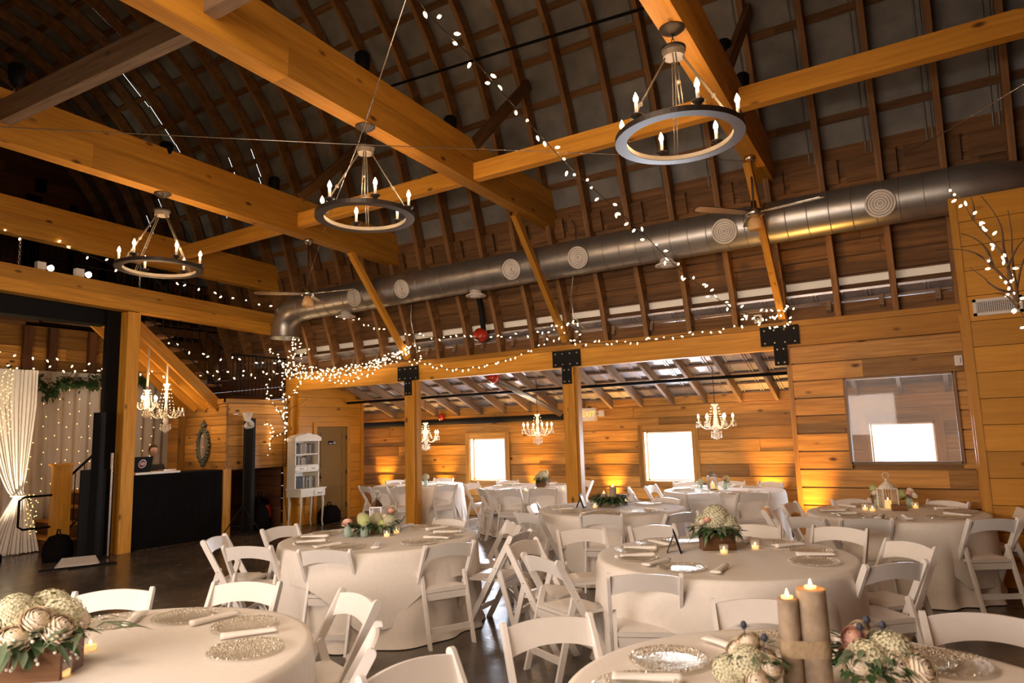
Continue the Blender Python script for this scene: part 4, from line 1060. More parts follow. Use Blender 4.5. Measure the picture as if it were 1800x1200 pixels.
b = MB(); b.box(-11.62,-11.45,6.98,7.2,1.256,1.28); tag(b.build('control_unit', M['steel']), 'small grey control unit on the booth right of the laptop', 'device')
# oval mirror
c = on(357, 783, 'y', AY-.03); v = thing('oval_mirror', 'oval mirror in an ornate dark frame on the booth wall', 'mirror', (c.x, AY-.02, c.z), 0)
b = MB(); pts = [(.15*math.cos(a), -.02, .27*math.sin(a)) for a in [2*PI*k/40 for k in range(40)]]; b.tube(pts, .022, 8, closed=True)
for k in range(26):
    a = 2*PI*k/26; b.ball((.185*math.cos(a), -.015, .315*math.sin(a)), .026 if k % 2 else .034, 7)
for (dx, dz, r_) in ((0,.37,.05),(0,.43,.035),(-.05,.39,.03),(.05,.39,.03),(0,-.36,.035),(-.04,-.35,.025),(.04,-.35,.025),(0,.47,.02)): b.ball((dx,-.015,dz), r_, 8)
b.build('ornate_frame', M['patina'], v)
b = MB(); b.add([(.15*math.cos(2*PI*k/32), -.012, .27*math.sin(2*PI*k/32)) for k in range(32)], [tuple(range(32))]); b.build('mirror_glass', M['mirror'], v)
light('SPOT', 'booth_fill', (-11.6, 7.0, 2.9), 60, WARM, .05, (-11.9, 8.1, 1.9), angle=R(80), blend=1)  # added spot brightening the booth and mirror wall, no fixture there

# person behind the booth
def skinned(name, chains, mat, parent, sub=2):
    vs=[]; es=[]; rs=[]
    for (pts, parent_i) in chains:
        prev = parent_i
        for (x, y, z, r1, r2) in pts:
            vs.append((x,y,z)); rs.append((r1,r2)); i = len(vs)-1
            if prev is not None: es.append((prev, i))
            prev = i
    me = bpy.data.meshes.new(name); me.from_pydata(vs, es, []); o = bpy.data.objects.new(name, me); COL.objects.link(o)
    sk = o.modifiers.new('skin', 'SKIN'); 
    for i, r_ in enumerate(rs): me.skin_vertices[0].data[i].radius = r_
    me.skin_vertices[0].data[0].use_root = True
    sb = o.modifiers.new('sub', 'SUBSURF'); sb.levels = sub; sb.render_levels = sub
    dg = bpy.context.evaluated_depsgraph_get(); nm = bpy.data.meshes.new_from_object(o.evaluated_get(dg)); bpy.data.objects.remove(o)
    o = bpy.data.objects.new(name, nm); COL.objects.link(o); nm.materials.clear(); nm.materials.append(mat); o.parent = parent
    for p in nm.polygons: p.use_smooth = True
    return o
pv = on(268, 787, 'x', -12.15)
HT = pv.z-1.08                                # stool height follows from the head
P = thing('person', 'short haired man in a dark shirt seated behind the laptop', 'person', (-12.15, pv.y, 0), R(-8))
s = pv.z-1.62
# local: +x faces the room; seated on a tall stool
hz = .80+s
body = [([(0,0,hz,.15,.13),(0,0,hz+.2,.13,.15),(.01,0,hz+.40,.13,.17),(.01,0,hz+.52,.07,.08),(.02,0,hz+.60,.052,.055),(.03,0,hz+.66,.055,.055)], None)]
for sd in (-1, 1):
    body.append(([(.0,sd*.17,hz+.47,.06,.06),(.05,sd*.24,hz+.22,.045,.045),(.28,sd*.17,hz+.17,.035,.035),(.38,sd*.13,hz+.20,.028,.02)], 2))
    body.append(([(.0,sd*.09,hz-.02,.09,.09),(.38,sd*.13,hz+.02,.07,.07),(.36,sd*.13,hz-.40,.045,.05),(.40,sd*.13,max(.07,hz-.70),.035,.035),(.50,sd*.13,max(.05,hz-.73),.03,.035)], 0))
bo = skinned('body', body, M['skin'], P, 2)
# head joined to the body mesh
hb = MB(); nlat, nlon = 22, 28; hc = Vector((.045,0,hz+.76)); vs=[]; fs=[]
for i in range(nlat+1):
    th = PI*i/nlat; zz = math.cos(th)
    for j in range(nlon):
        ph = 2*PI*j/nlon; x = math.sin(th)*math.cos(ph); y = math.sin(th)*math.sin(ph)
        px_, py_, pz_ = x*.095, y*.074, zz*.115
        if zz < 0: py_ *= 1+.28*zz; px_ *= (1+.12*zz) if x > 0 else (1+.35*zz)
        f = max(0, x)
        g_ = lambda cy, cz, sy, sz: math.exp(-((y*.074-cy)/sy)**2-((zz*.115-cz)/sz)**2)*f
        px_ += .026*g_(0,-.012,.011,.022)+.012*g_(0,-.022,.017,.009)-.010*g_(.03,.012,.014,.010)-.010*g_(-.03,.012,.014,.010)+.006*g_(0,.03,.05,.01)+.007*g_(0,-.058,.024,.008)+.006*g_(0,-.092,.02,.014)-.004*g_(0,-.050,.02,.004)
        vs.append(hc+Vector((px_,py_,pz_)))
for i in range(nlat):
    for j in range(nlon): k=i*nlon+j; k2=i*nlon+(j+1)%nlon; fs.append((k,k+nlon,k2+nlon,k2))
hb.add(vs, fs, smooth=True)
for sd in (-1,1):
    hb.lathe([(0,-.012),(.018,-.01),(.022,.0),(.014,.008),(0,.006)], 10, hc+Vector((-.005,sd*.076,-.004)), rot=Matrix.Rotation(R(-90*sd),3,'X'), sx=.7, sy=1.4)
ho = hb.build('head', M['skin'], P)
# fingers: five short skinned chains per hand
objs = [bo, ho]
for sd in (-1,1):
    for k, L in enumerate((.062,.07,.066,.052)):
        yb_ = sd*.13+(k-1.5)*.019; ch = [([(.36,yb_,hz+.20,.012,.011),(.37+L*.55,yb_,hz+.212,.011,.010),(.37+L,yb_,hz+.195,.009,.009)], None)]
        objs.append(skinned('finger', ch, M['skin'], P, 1))
    objs.append(skinned('thumb', [([(.34,sd*.13-sd*.028,hz+.195,.011,.011),(.375,sd*.13-sd*.05,hz+.20,.009,.009),(.40,sd*.13-sd*.052,hz+.195,.007,.007)], None)], M['skin'], P, 1))
nv=[]; nf=[]
for o in objs:
    b0=len(nv); nv += [tuple(v_.co) for v_ in o.data.vertices]; nf += [[b0+i for i in p.vertices] for p in o.data.polygons]
for o in objs: bpy.data.objects.remove(o)
me = bpy.data.meshes.new('body'); me.from_pydata(nv, [], nf); bo = bpy.data.objects.new('body', me); COL.objects.link(bo); me.materials.append(M['skin'])
rm = bo.modifiers.new('remesh', 'REMESH'); rm.mode = 'VOXEL'; rm.voxel_size = .0052
dg = bpy.context.evaluated_depsgraph_get(); nm = bpy.data.meshes.new_from_object(bo.evaluated_get(dg)); bo.modifiers.clear(); bo.data = nm; bo.parent = P
for p in nm.polygons: p.use_smooth = True
if not nm.materials: nm.materials.append(M['skin'])
k_ = 1.12
shirt = [([(x,y,z,a*k_,c*k_) for (x,y,z,a,c) in body[0][0][:4]], None)]+[([(x,y,z,a*1.22,c*1.22) for (x,y,z,a,c) in body[q][0][:3]], 2) for q in (1,3)]
skinned('shirt', shirt, M['shirt'], P, 2)
tr_ = [([(0,0,hz+.04,.165,.15),(0,0,hz-.03,.16,.14)], None)]+[([(x,y,z,a*1.2,c*1.2) for (x,y,z,a,c) in body[q][0][:4]], 1) for q in (2,4)]
skinned('trousers', tr_, M['blackc'], P, 2)
b = MB(); vs2=[]; fs2=[]
for i in range(13):
    th = PI*.58*i/12; zz = math.cos(th)
    for j in range(28):
        ph = 2*PI*j/28; x = math.sin(th)*math.cos(ph); y = math.sin(th)*math.sin(ph); k3 = 1.09
        lim_ = .55 if x > .35 else -.3
        z3 = max(zz, lim_); q = math.sqrt(max(0,1-z3*z3))/max(1e-6, math.sqrt(max(1e-9,1-zz*zz))) if zz < lim_ else 1
        vs2.append(hc+Vector((x*q*.095*k3-.004, y*q*.074*k3, z3*.115*1.08)))
for i in range(12):
    for j in range(28): k=i*28+j; k2=i*28+(j+1)%28; fs2.append((k,k+28,k2+28,k2))
b.add(vs2, fs2, smooth=True); b.build('hair', M['hair'], P)
for sd in (-1,1): b = MB(); b.ball(hc+Vector((.080,sd*.030,.012)), .010, 8); b.build('eye', M['eye'], P)
v = thing('bar_stool', 'dark stool under the seated man behind the booth', 'stool', (-12.15, pv.y, 0)); b = MB(); b.lathe([(0,hz-.19),(.17,hz-.19),(.18,hz-.16),(.16,hz-.145),(0,hz-.145)], 18); b.build('seat', M['black'], v)
for k in range(4):
    a = PI/4+k*PI/2; b = MB(); b.tube([(.12*math.cos(a),.12*math.sin(a),hz-.19),(.2*math.cos(a),.2*math.sin(a),0)], .014, 6); b.build('leg', M['black'], v)

# speaker tower, panels, base at the left post
def tower(x, y, h, w, lab): 
    v = thing('speaker_tower', lab, 'speaker', (x,y,0), R(25)); b = MB(); b.box(-w/2,w/2,-w/2,w/2,.05,h*.48); b.box(-w*.48,w*.48,-w*.48,w*.48,h*.48+.004,h); b.build('column', M['black'], v)
    b = MB(); b.box(-w*.7,w*.7,-w*1.1,w*1.1,0,.05); b.build('foot', M['plate'], v)
    b = MB(); b.box(w/2,w/2+.006,-w*.38,w*.38,.1,h-.05); b.build('grille', M['plate'], v)
    return v
p = on(176, 725, 'x', -11.0); tower(-11.0, p.y, p.z, .125, 'slim black speaker tower left of the left post')
b = MB(); b.box(-11.42,-11.38,5.60,5.98,.01,1.35); tag(b.build('floor_screen', M['plate']), 'dark grey flat panel leaning behind the speaker tower', 'panel')
b = MB(); b.beam((-11.15,5.93,.02),(-11.2,5.96,1.6),.03,.03,(1,0,0)); tag(b.build('metal_strut', M['steel']), 'pale upright metal strip beside the black column', 'strip')
v = thing('floor_monitor', 'low pale grey wedge lying flat on the floor', 'floor panel', (-10.85, 5.35, 0), R(62)); b = MB()
b.add([(-.28,-.13,0),(.28,-.13,0),(.28,.13,0),(-.28,.13,0),(-.24,-.1,.03),(.24,-.1,.03),(.22,.12,.11),(-.2,.12,.11)], [(0,3,2,1),(4,5,6,7),(0,1,5,4),(1,2,6,5),(2,3,7,6),(3,0,4,7)]); b.build('wedge', M['vent'], v)
b = MB(); b.beam((-.45,-.22,.012),(.5,-.2,.012),.03,.02); b.beam((-.1,-.3,.012),(.45,-.1,.012),.025,.02); b.build('stand_foot', M['black'], v)
def bag(x, y, rx, ry, h, lab, mat='blackc', rz=0):
    v = thing('black_bag', lab, 'bag', (x,y,0), rz); b = MB(); b.lathe([(0,0),(rx*.9,.0),(rx,.25*h),(rx*.95,.6*h),(rx*.6,.92*h),(0,h)], 16, sy=ry/rx); b.build('bag_body', M[mat], v)
    b = MB(); b.tube([(-rx*.4,0,h*.92),(-rx*.2,0,h*1.15),(rx*.2,0,h*1.15),(rx*.4,0,h*.92)], .012, 6); b.build('strap', M['plate'], v); return v
bag(-11.65, 5.45, .16, .22, .40, 'black bag slumped on the floor near the newel post')
bag(-11.45, 8.9, .22, .26, .55, 'black bag under the landing behind the lamp stand')
v = bag(-11.75, 9.2, .16, .25, .62, 'red and black bag beside the end post'); b = MB(); b.lathe([(.162,.2),(.165,.35),(.15,.45)], 14, sy=1.56, caps=False); b.build('red_flap', M['red'], v)
bag(-11.0, 10.35, .16, .3, .36, 'dark bag under the cream writing desk')
# second speaker column and lamp stand
b = MB(); tower(-11.2, 8.52, on(448,735,'x',-11.2).z, .15, 'tall black speaker column beside the end post')
q = on(430, 742, 'x', -11.05); v = thing('lamp_stand', 'black tripod stand carrying two white reflector lamps', 'lamp stand', (-11.05, q.y, 0))
b = MB(); b.tube([(0,0,.05),(0,0,q.z+.02)], .016, 8); b.build('pole', M['plate'], v)
for k in range(3):
    a = 2*PI*k/3+.4; b = MB(); b.tube([(0,0,.55),(.42*math.cos(a),.42*math.sin(a),.01)], .010, 6); b.tube([(0,0,.18),(.26*math.cos(a),.26*math.sin(a),.22)], .007, 6); b.build('leg', M['plate'], v)
b = MB(); b.lathe([(.05,0),(.10,.16),(.09,.16),(.04,.01)], 16, (0,.06,q.z+.02), caps=False); b.build('reflector', M['vent'], v)
b = MB(); b.lathe([(.05,0),(.085,.13),(.075,.13),(.04,.01)], 16, (.05,.0,q.z-.08), rot=Matrix.Rotation(R(70),3,'Y'), caps=False); b.build('reflector', M['vent'], v)

# cream hutch desk with books
HX, HY0, HY1 = -10.92, 9.78, 10.06
ya_, yb_ = on(513,865,'x',-10.75).y, on(566,865,'x',-10.75).y
v = thing('hutch_desk', 'cream painted writing desk with an open bookshelf top', 'desk', (-11.15, 0, 0))
def bx(*a, **k): b = MB(); b.box(*a); return b
ya_, yb_ = 9.36, 9.98
W0, W1 = ya_, yb_
bx(0,.42,W0,W1,.60,.74).build('desk_frame', M['hutch'], v); bx(-.01,.44,W0-.02,W1+.02,.74,.765).build('desk_top', M['hutch'], v)
for (x, y) in ((.04,W0+.03),(.38,W0+.03),(.04,W1-.03),(.38,W1-.03)):
    b = MB(); b.tube([(x,y,.60),(x+.012,y,.45),(x,y,.25),(x-.012,y,.1),(x+.012,y,0)], [.026,.024,.017,.014,.018], 8); b.build('leg', M['hutch'], v)
d = bx(.42,.432,(W0+W1)/2+.02,W1-.04,.62,.72).build('drawer', M['hutch'], v); b = MB(); b.tube([(.432,(W0+W1)/2+.12,.67),(.45,(W0+W1)/2+.13,.66),(.45,(W0+W1)/2+.2,.66),(.432,(W0+W1)/2+.21,.67)], .006, 5); b.build('handle', M['iron'], d)
for z in (1.08, 1.20, 1.42): bx(.02,.24,W0,W1,z,z+.02).build('shelf', M['hutch'], v)
for y in (W0, W1-.022): bx(.02,.24,y,y+.022,.765,1.72).build('side_panel', M['hutch'], v)
bx(.01,.02,W0,W1,.765,1.70).build('back_panel', M['hutch'], v)
for (a, c) in ((W0+.02,(W0+W1)/2-.005),((W0+W1)/2+.005,W1-.02)):
    d = bx(.23,.245,a,c,1.105,1.195).build('drawer', M['hutch'], v); b = MB(); m_ = (a+c)/2; b.tube([(.245,m_-.04,1.155),(.262,m_-.03,1.145),(.262,m_+.03,1.145),(.245,m_+.04,1.155)], .005, 5); b.build('handle', M['iron'], d)
b = MB(); n = 20; vs=[]; 
for i in range(n+1):
    t = i/n; y = W0-.03+(W1-W0+.06)*t; zt = 1.76+.075*math.sin(PI*t)**1.2+.018*abs(math.sin(3*PI*t)); vs += [(.02,y,1.69),(.27,y,1.69),(.27,y,zt),(.02,y,zt)]
fs=[]
for i in range(n):
    for q in range(4): fs.append((i*4+q, i*4+(q+1)%4, (i+1)*4+(q+1)%4, (i+1)*4+q))
fs += [(0,3,2,1), (n*4,n*4+1,n*4+2,n*4+3)]; b.add(vs, fs); b.build('crest', M['hutch'], v)
bc = [plain('book_cover_%d' % i, c, .6) for i, c in enumerate(((.02,.02,.02),(.05,.035,.02),(.30,.24,.15),(.15,.02,.02),(.04,.03,.03),(.22,.17,.10)))]
for (z, n0, h0, lab, grp) in ((1.44, 11, .21, 'dark book standing on the top shelf of the cream desk', 'books on the top hutch shelf'), (1.222, 10, .17, 'worn book on the middle shelf of the cream desk', 'books on the middle hutch shelf'), (.767, 13, .24, 'book in the row on the cream desk top', 'books on the desk top')):
    y = W0+.03
    for k in range(n0):
        th = random.uniform(.025,.045)
        if y+th > W1-.03: break
        h = h0*random.uniform(.85,1.0); b = MB(); b.box(-11.08,-10.93,y,y+th-.002,z,z+h); o = tag(b.build('book', bc[random.choice((0,0,1,2,4,5)) if k else 0]), lab, 'book', grp)
        if k % 3 == 0: b = MB(); b.box(-10.93,-10.928,y+.006,y+th-.010,z+h*.72,z+h*.76); b.build('spine_band', M['hutch'], o)
        y += th

q = on(1333, 560, 'y', YW-.03); b = MB(); b.box(q.x-.05, q.x+.05, YW-.06, YW-.007, q.z-.06, q.z+.05); o = tag(b.build('plug_box', M['vent']), 'small white plug timer on the header by the right T plate', 'timer')
b = MB(); b.lathe([(0,0),(.03,0),(.03,.012),(0,.015)], 12, (q.x, YW-.06, q.z), rot=Matrix.Rotation(R(90),3,'X')); b.build('dial', M['steel'], o)
# ================================================================== TABLES AND CHAIRS
TZ = .762
def make_chair():
    v = thing('folding_chair', 'white folding chair', 'chair', (0,0,0), 0, 'white folding chairs')
    hw = .222
    def rail(sd):
        b = MB(); pts = [(-.245,.80),(-.235,.76),(-.055,.44),(.08,.22),(.21,0)]
        # flat board swept along the slope, rounded top end
        q = []; W_ = .048; T_ = .022
        d = Vector((pts[-1][0]-pts[0][0], pts[-1][1]-pts[0][1])).normalized(); n = Vector((-d.y, d.x))
        if n.x < 0: n = -n
        outline = []
        top = Vector(pts[0]); bot = Vector(pts[-1])
        for k in range(7):
            a = PI*k/6; outline.append(top + n*(W_/2*math.cos(a)) - d*(W_/2*math.sin(a)))
        bl = bot - n*W_/2; br = bot + n*W_/2
        bl = bl + d*((0-bl.y)/d.y); br = br + d*((0-br.y)/d.y)
        mid = (top+bot)/2 + n*(-.000)
        outline += [bl, br]
        m = len(outline); x0, x1 = sd*hw-T_/2, sd*hw+T_/2
        vs = [(x0,p.x,p.y) for p in outline]+[(x1,p.x,p.y) for p in outline]
        b.add(vs, [tuple(range(m-1,-1,-1)), tuple(range(m,2*m))]+[(i,(i+1)%m,(i+1)%m+m,i+m) for i in range(m)])
        o = b.build('front_leg', M['white'], v)
        c = MB(); yr = -.055+.02; c.ball((sd*(hw+.011), -.098, .535), .007, 6); c.ball((sd*(hw+.011), -.03, .405), .006, 6); c.build('bolt', M['bolt'], o)
    for sd in (-1,1): rail(sd)
    for sd in (-1,1):
        b = MB(); x = sd*(hw-.026); T_ = .022; W_ = .044; top = Vector((-.10,.545)); bot = Vector((-.265,0)); d = (bot-top).normalized(); n = Vector((-d.y,d.x)); n = n if n.x > 0 else -n
        outline = [top+n*(W_/2*math.cos(PI*k/6))-d*(W_/2*math.sin(PI*k/6)) for k in range(7)]
        bl = bot-n*W_/2; br = bot+n*W_/2; bl += d*(-bl.y/d.y); br += d*(-br.y/d.y); outline += [bl, br]; m = len(outline)
        vs = [(x-T_/2,p.x,p.y) for p in outline]+[(x+T_/2,p.x,p.y) for p in outline]
        b.add(vs, [tuple(range(m-1,-1,-1)), tuple(range(m,2*m))]+[(i,(i+1)%m,(i+1)%m+m,i+m) for i in range(m)]); b.build('rear_leg', M['white'], v)
    # backrest slat: arched, curved
    b = MB(); n = 18; vs = []
    for i in range(n+1):
        t = i/n*2-1; x = t*(hw-.008); arch = (1-t*t); yb = -.235-.022*arch; zt = .80+.022*arch-.004; zb = .675+.035*arch
        sl = .012
        vs += [(x, yb-.008, zt), (x, yb+.008, zt), (x, yb+.008+.045, zb), (x, yb-.008+.045, zb)]
    fs = [(i*4+q, i*4+(q+1)%4, (i+1)*4+(q+1)%4, (i+1)*4+q) for i in range(n) for q in range(4)]+[(0,3,2,1),(n*4,n*4+1,n*4+2,n*4+3)]
    b.add(vs, fs); b.build('backrest', M['white'], v)
    # seat with pad
    b = MB(); b.box(-.195,.195,-.155,.20,.415,.44); b.build('seat', M['white'], v)
    b = MB(); vs = []; n = 8
    for i in range(n+1):
        for j in range(n+1):
            u, w = i/n*2-1, j/n*2-1; r_ = max(abs(u),abs(w)); z = .441+.022*(1-r_**4)**.5 if r_ < 1 else .441
            vs.append((u*.188, .022+w*.168, z))
    fs = [(i*(n+1)+j,(i+1)*(n+1)+j,(i+1)*(n+1)+j+1,i*(n+1)+j+1) for i in range(n) for j in range(n)]
    b.add(vs, fs, smooth=True); b.build('seat_pad', M['pad'], v)
    b = MB(); b.box(-.186,.186,-.160,-.140,.355,.41); b.build('rear_apron', M['white'], v)
    b = MB(); yy = -.265+.165*.14/.545; b.box(-.186,.186,yy-.01,yy+.012,.11,.155); b.build('rear_stretcher', M['white'], v)
    b = MB(); yy = .21-.455*.16/.80; b.box(-.211,.211,yy-.008,yy+.012,.14,.18); b.build('front_stretcher', M['white'], v)
    return v
chair = Proto(make_chair())

TB = {   # name: (x, y, radius)
 'near left': (-3.30, 1.74, .90), 'near right': (-.40, 2.63, .90), 'centre front': (-1.47, 5.28, .91), 'left centre': (-4.66, 5.03, .91),
 'middle back': (-3.55, 7.95, .87), 'right back': (-.50, 8.40, .84)}
for n, px_ in (('far left alcove', 735), ('far middle alcove', 935), ('far right alcove', 1269)):
    q = on(px_, 830, 'y', 10.72); TB[n] = (q.x, 10.72, .87)
def cloth(name, cx, cy, r, lab, mat='cloth', drop=None, folds=17, ov=0, ph=0, group=None):
    b = MB(); nr = 120; prof_ = [0, .25, .5, .75, .92, .985]; vs = [(0,0,TZ+ov)]; rings = []
    for t in prof_: rings.append([(r*t*math.cos(2*PI*i/nr), r*t*math.sin(2*PI*i/nr), TZ+ov) for i in range(nr)])
    nd = 12
    for j in range(nd+1):
        s = j/nd; ring = []
        for i in range(nr):
            a = 2*PI*i/nr
            dl = drop(a) if drop else TZ-.012
            z = TZ+ov-.004-dl*s; dd = dl*s
            fold = math.sin(a*folds+ph+1.2*math.sin(3*a+ph))*.5+.5*math.sin(a*folds*.53+2*ph+dd*2)
            rr_ = r+ov*2+.008+.012*min(1,dd*20)+dd*(.03 if not drop else .05)+fold*(.05 if not drop else .03)*min(1,dd/.55)**1.2
            if not drop and s > .93: rr_ += .03*(s-.93)/.07
            ring.append((rr_*math.cos(a), rr_*math.sin(a), max(.006, z)))
        rings.append(ring)
    b0 = 0; vs = [(0,0,TZ+ov)]
    for rg in rings[1:]: vs += rg
    fs = [(0, 1+i, 1+(i+1)%nr) for i in range(nr)]
    for k in range(len(rings)-2):
        o0, o1 = 1+k*nr, 1+(k+1)*nr
        fs += [(o0+i, o1+i, o1+(i+1)%nr, o0+(i+1)%nr) for i in range(nr)]
    b.add(vs, fs, smooth=True); return tag(b.build(name, M[mat], loc=(cx,cy,0)), lab, 'tablecloth', group)
def table_under():
    v = thing('round_table', 'round folding table', 'table', (0,0,0), 0, 'round tables')
    b = MB(); b.lathe([(0,TZ-.035),(.85,TZ-.035),(.85,TZ-.006),(0,TZ-.006)], 36, smooth=False); b.build('tabletop', M['rus'], v)
    for k in range(4):
        a = PI/4+k*PI/2; b = MB(); b.tube([(.5*math.cos(a),.5*math.sin(a),TZ-.036),(.55*math.cos(a),.55*math.sin(a),.0)], .016, 8); b.build('leg', M['iron'], v)
    return v
tabl = Proto(table_under())
TLAB = {'near left':'cut off by the left edge, nearest camera', 'near right':'at the bottom right, under log candles', 'centre front':'with the wooden hydrangea box', 'left centre':'with lantern and jars of flowers', 'middle back':'behind the hydrangea box table', 'right back':'with the white birdcage lantern', 'far left alcove':'behind the left post', 'far middle alcove':'below the left aisle window', 'far right alcove':'below the right aisle window'}
for i, (n, (x, y, r)) in enumerate(TB.items()):
    tabl((x, y, 0), .3*i, 'round folding table under ivory cloth, %s' % TLAB[n])
    cloth('tablecloth', x, y, r, 'floor length ivory cloth on the round table %s' % TLAB[n], folds=15+i % 3, ph=i*1.7, group='floor length tablecloths')
    rot = .35+i*.9; hs = 1.30 if i < 6 else 1.2
    dr = lambda a, rot=rot, r=r, hs=hs: max(.16, min(.60, hs/max(abs(math.cos(a-rot)), abs(math.sin(a-rot)))-r-.12))
    cloth('table_overlay', x, y, r, 'ivory square overlay cloth on the round table %s' % TLAB[n], drop=dr, folds=9, ov=.004, ph=i*2.3, group='square overlay cloths')

# chairs: middle of the backrest top as seen, and the table each one faces
CH = {
 'near left': [(138,1048,262,1040),(367,1030,503,1030),(598,1040,670,1067),(667,1100,653,1158)],
 'near right': [(868,1108,1050,1085),(640,1200,787,1152),(1260,1062,1400,1062),(1620,1085,1815,1092)],
 'left centre': [(357,955,393,943),(398,965,470,965),(460,935,520,925),(523,970,628,970),(748,965,833,955),(782,914,0),(916,936,-10),(902,919,0)],
 'centre front': [(920,978,980,993),(893,963,940,950),(978,937,1062,932),(1145,923,0),(1326,922,0),(1428,928,1528,935),(1076,1010,1228,1010),(1477,998,1600,988),(1575,955,1630,965)],
 'middle back': [(926,902,0),(966,886,0),(1018,908,1095,908),(1200,901,0),(1165,876,0),(1085,868,0)],
 'right back': [(1344,893,-12),(1386,884,0),(1416,909,0),(1478,913,1582,913),(1698,918,1797,915),(1792,892,0),(1507,879,0),(1667,880,0)],
 'far left alcove': [(640,860,0),(664,868,0),(695,856,0),(785,861,0),(780,853,0),(712,866,0)],
 'far middle alcove': [(828,856,0),(846,861,-20),(892,865,0),(955,865,0),(892,854,0),(1030,854,0)],
 'far right alcove': [(1105,860,0),(1143,857,0),(1233,865,0),(1325,864,0),(1205,853,0),(1285,852,0),(1356,852,0)],
}
SEC = ['right side','far right side','far side','far left side','left side','near left side','near side','near right side']
charger = MB(); pr_ = [(0,.004),(.10,.004),(.115,.008),(.155,.014),(.165,.018),(.167,.015),(.12,.003),(0,.0)]
charger.lathe(pr_, 40)
for k in range(44):
    a = 2*PI*k/44; charger.ball((.158*math.cos(a), .158*math.sin(a), .0165), .0065, 5)
for k in range(30):
    a = 2*PI*k/30; charger.ball((.128*math.cos(a), .128*math.sin(a), .0105), .0045, 4)
cp = charger.build('charger_plate', M['charger']); tag(cp, 'beaded clear glass charger plate', 'plate'); plate = Proto(cp)
nb = MB(); vs = []; n = 14
for i in range(n+1):
    t = i/n; w = .024+.016*max(0,(t-.55)/.45)**1.5; h = .016*(1-.45*t)
    for k in range(8):
        a = 2*PI*k/8; vs.append((w*math.cos(a)*(1+.12*math.sin(3*a+i*.4)), -.13+.26*t, .019+h*math.sin(a)))
fs = [(i*8+k, i*8+(k+1)%8, (i+1)*8+(k+1)%8, (i+1)*8+k) for i in range(n) for k in range(8)]+[tuple(range(7,-1,-1)), tuple(n*8+k for k in range(8))]
nb.add(vs, fs, smooth=True); npk = nb.build('rolled_napkin', M['napkin']); tag(npk, 'rolled ivory napkin', 'napkin'); napkin = Proto(npk)
for tn, lst in CH.items():
    cx, cy, r = TB[tn]; rec = []
    for ent in lst:
        if len(ent) == 4:
            pl, pr2 = on(ent[0], ent[1], 'z', .79), on(ent[2], ent[3], 'z', .79); q = (pl+pr2)/2; vv = pr2-pl
            d = Vector((-vv.y, vv.x, 0)).normalized(); tt_ = Vector((cx-q.x, cy-q.y, 0))
            if d.dot(tt_) < 0: d = -d
            out_ = -tt_.normalized(); q = Vector((q.x, q.y, 0)); hv = Vector((d.y, -d.x, 0))*.235
            for _ in range(40):
                if min((q+hv-Vector((cx,cy,0))).length, (q-hv-Vector((cx,cy,0))).length, (q-Vector((cx,cy,0))).length) >= r+.12: break
                q += out_*.01
            ang = math.atan2(d.y, d.x)-PI/2; org = Vector((q.x, q.y, 0))+d*.25
            rec.append([(ent[0]+ent[2])/2, org, ang, SEC[int(round((math.atan2(q.y-cy, q.x-cx)-YAW)/(PI/4))) % 8], math.atan2(q.y-cy, q.x-cx)]); continue
        (px_, py_, extra) = ent
        q = on(px_, py_, 'z', .815); d = Vector((cx-q.x, cy-q.y, 0)); dist = d.length
        if tn.startswith('far') or dist > r+.62 or dist < r+.02:
            # keep each chair pulled up at its table along its bearing from the camera
            want = min(max(dist, r+.12), r+.50)
            if tn.startswith('far'):
                best = None
                for k in range(220):
                    yy = 9.55+k*.012
                    if yy > 12.05: break
                    qq = on(px_, py_, 'y', yy); dd = math.hypot(cx-qq.x, cy-yy)
                    sgn = (yy-cy)*(1 if py_ < 858 else -1)
                    sc_ = abs(dd-(r+.30))+(0 if sgn > 0 else .35)
                    if best is None or sc_ < best[0]: best = (sc_, qq.x, yy)
                q = Vector((best[1], best[2], 0)); d = Vector((cx-q.x, cy-q.y, 0))
            else:
                d.normalize(); q = Vector((cx, cy, 0))-d*want; d = Vector((cx-q.x, cy-q.y, 0))
        ang = math.atan2(d.y, d.x)-PI/2+R(extra); dn = Vector((-math.sin(ang), math.cos(ang), 0))
        org = Vector((q.x, q.y, 0))+dn*.25
        # camera side direction of the chair as seen from the table centre
        a_rel = math.atan2(q.y-cy, q.x-cx)-YAW
        rec.append([px_, org, ang, SEC[int(round(a_rel/(PI/4))) % 8], math.atan2(q.y-cy, q.x-cx)])
    secs = {}
    for rc in rec: secs.setdefault(rc[3], []).append(rc)
    for s_, rs in secs.items():
        rs.sort(key=lambda t: t[0])
        for k, rc in enumerate(rs):
            suf = '' if len(rs) == 1 else [', left one', ', right one'][k] if len(rs) == 2 else [', left one', ', centre one', ', right one', ', outermost'][min(k,3)]
            rc.append(suf)
    for (px_, org, ang, sec, aa, suf) in rec:
        chair((org.x, org.y, 0), ang, 'white folding chair at the %s of the %s table%s' % (sec, tn, suf))
        pr = .62*r/.9+.03
        if True:
            pp = Vector((cx+pr*math.cos(aa), cy+pr*math.sin(aa), TZ+.0045))
            plate((pp.x, pp.y, pp.z), aa, 'glass charger plate on the %s of the %s table%s' % (sec, tn, suf), 'glass charger plates')
            a2 = aa+.40; pp = Vector((cx+(pr-.02)*math.cos(a2), cy+(pr-.02)*math.sin(a2), TZ+.0045))
            napkin((pp.x, pp.y, pp.z), a2-PI/2+random.uniform(-.25,.25), 'rolled ivory napkin on the %s of the %s table%s' % (sec, tn, suf), 'rolled napkins')

# extra settings where the photo shows them on the near tables
for (px_, py_, lab) in ((255,1090,'glass charger plate at the back left of the near left table'),(360,1094,'glass charger plate at the back right of the near left table'),(352,1156,'glass charger plate at the front right of the near left table')): pass

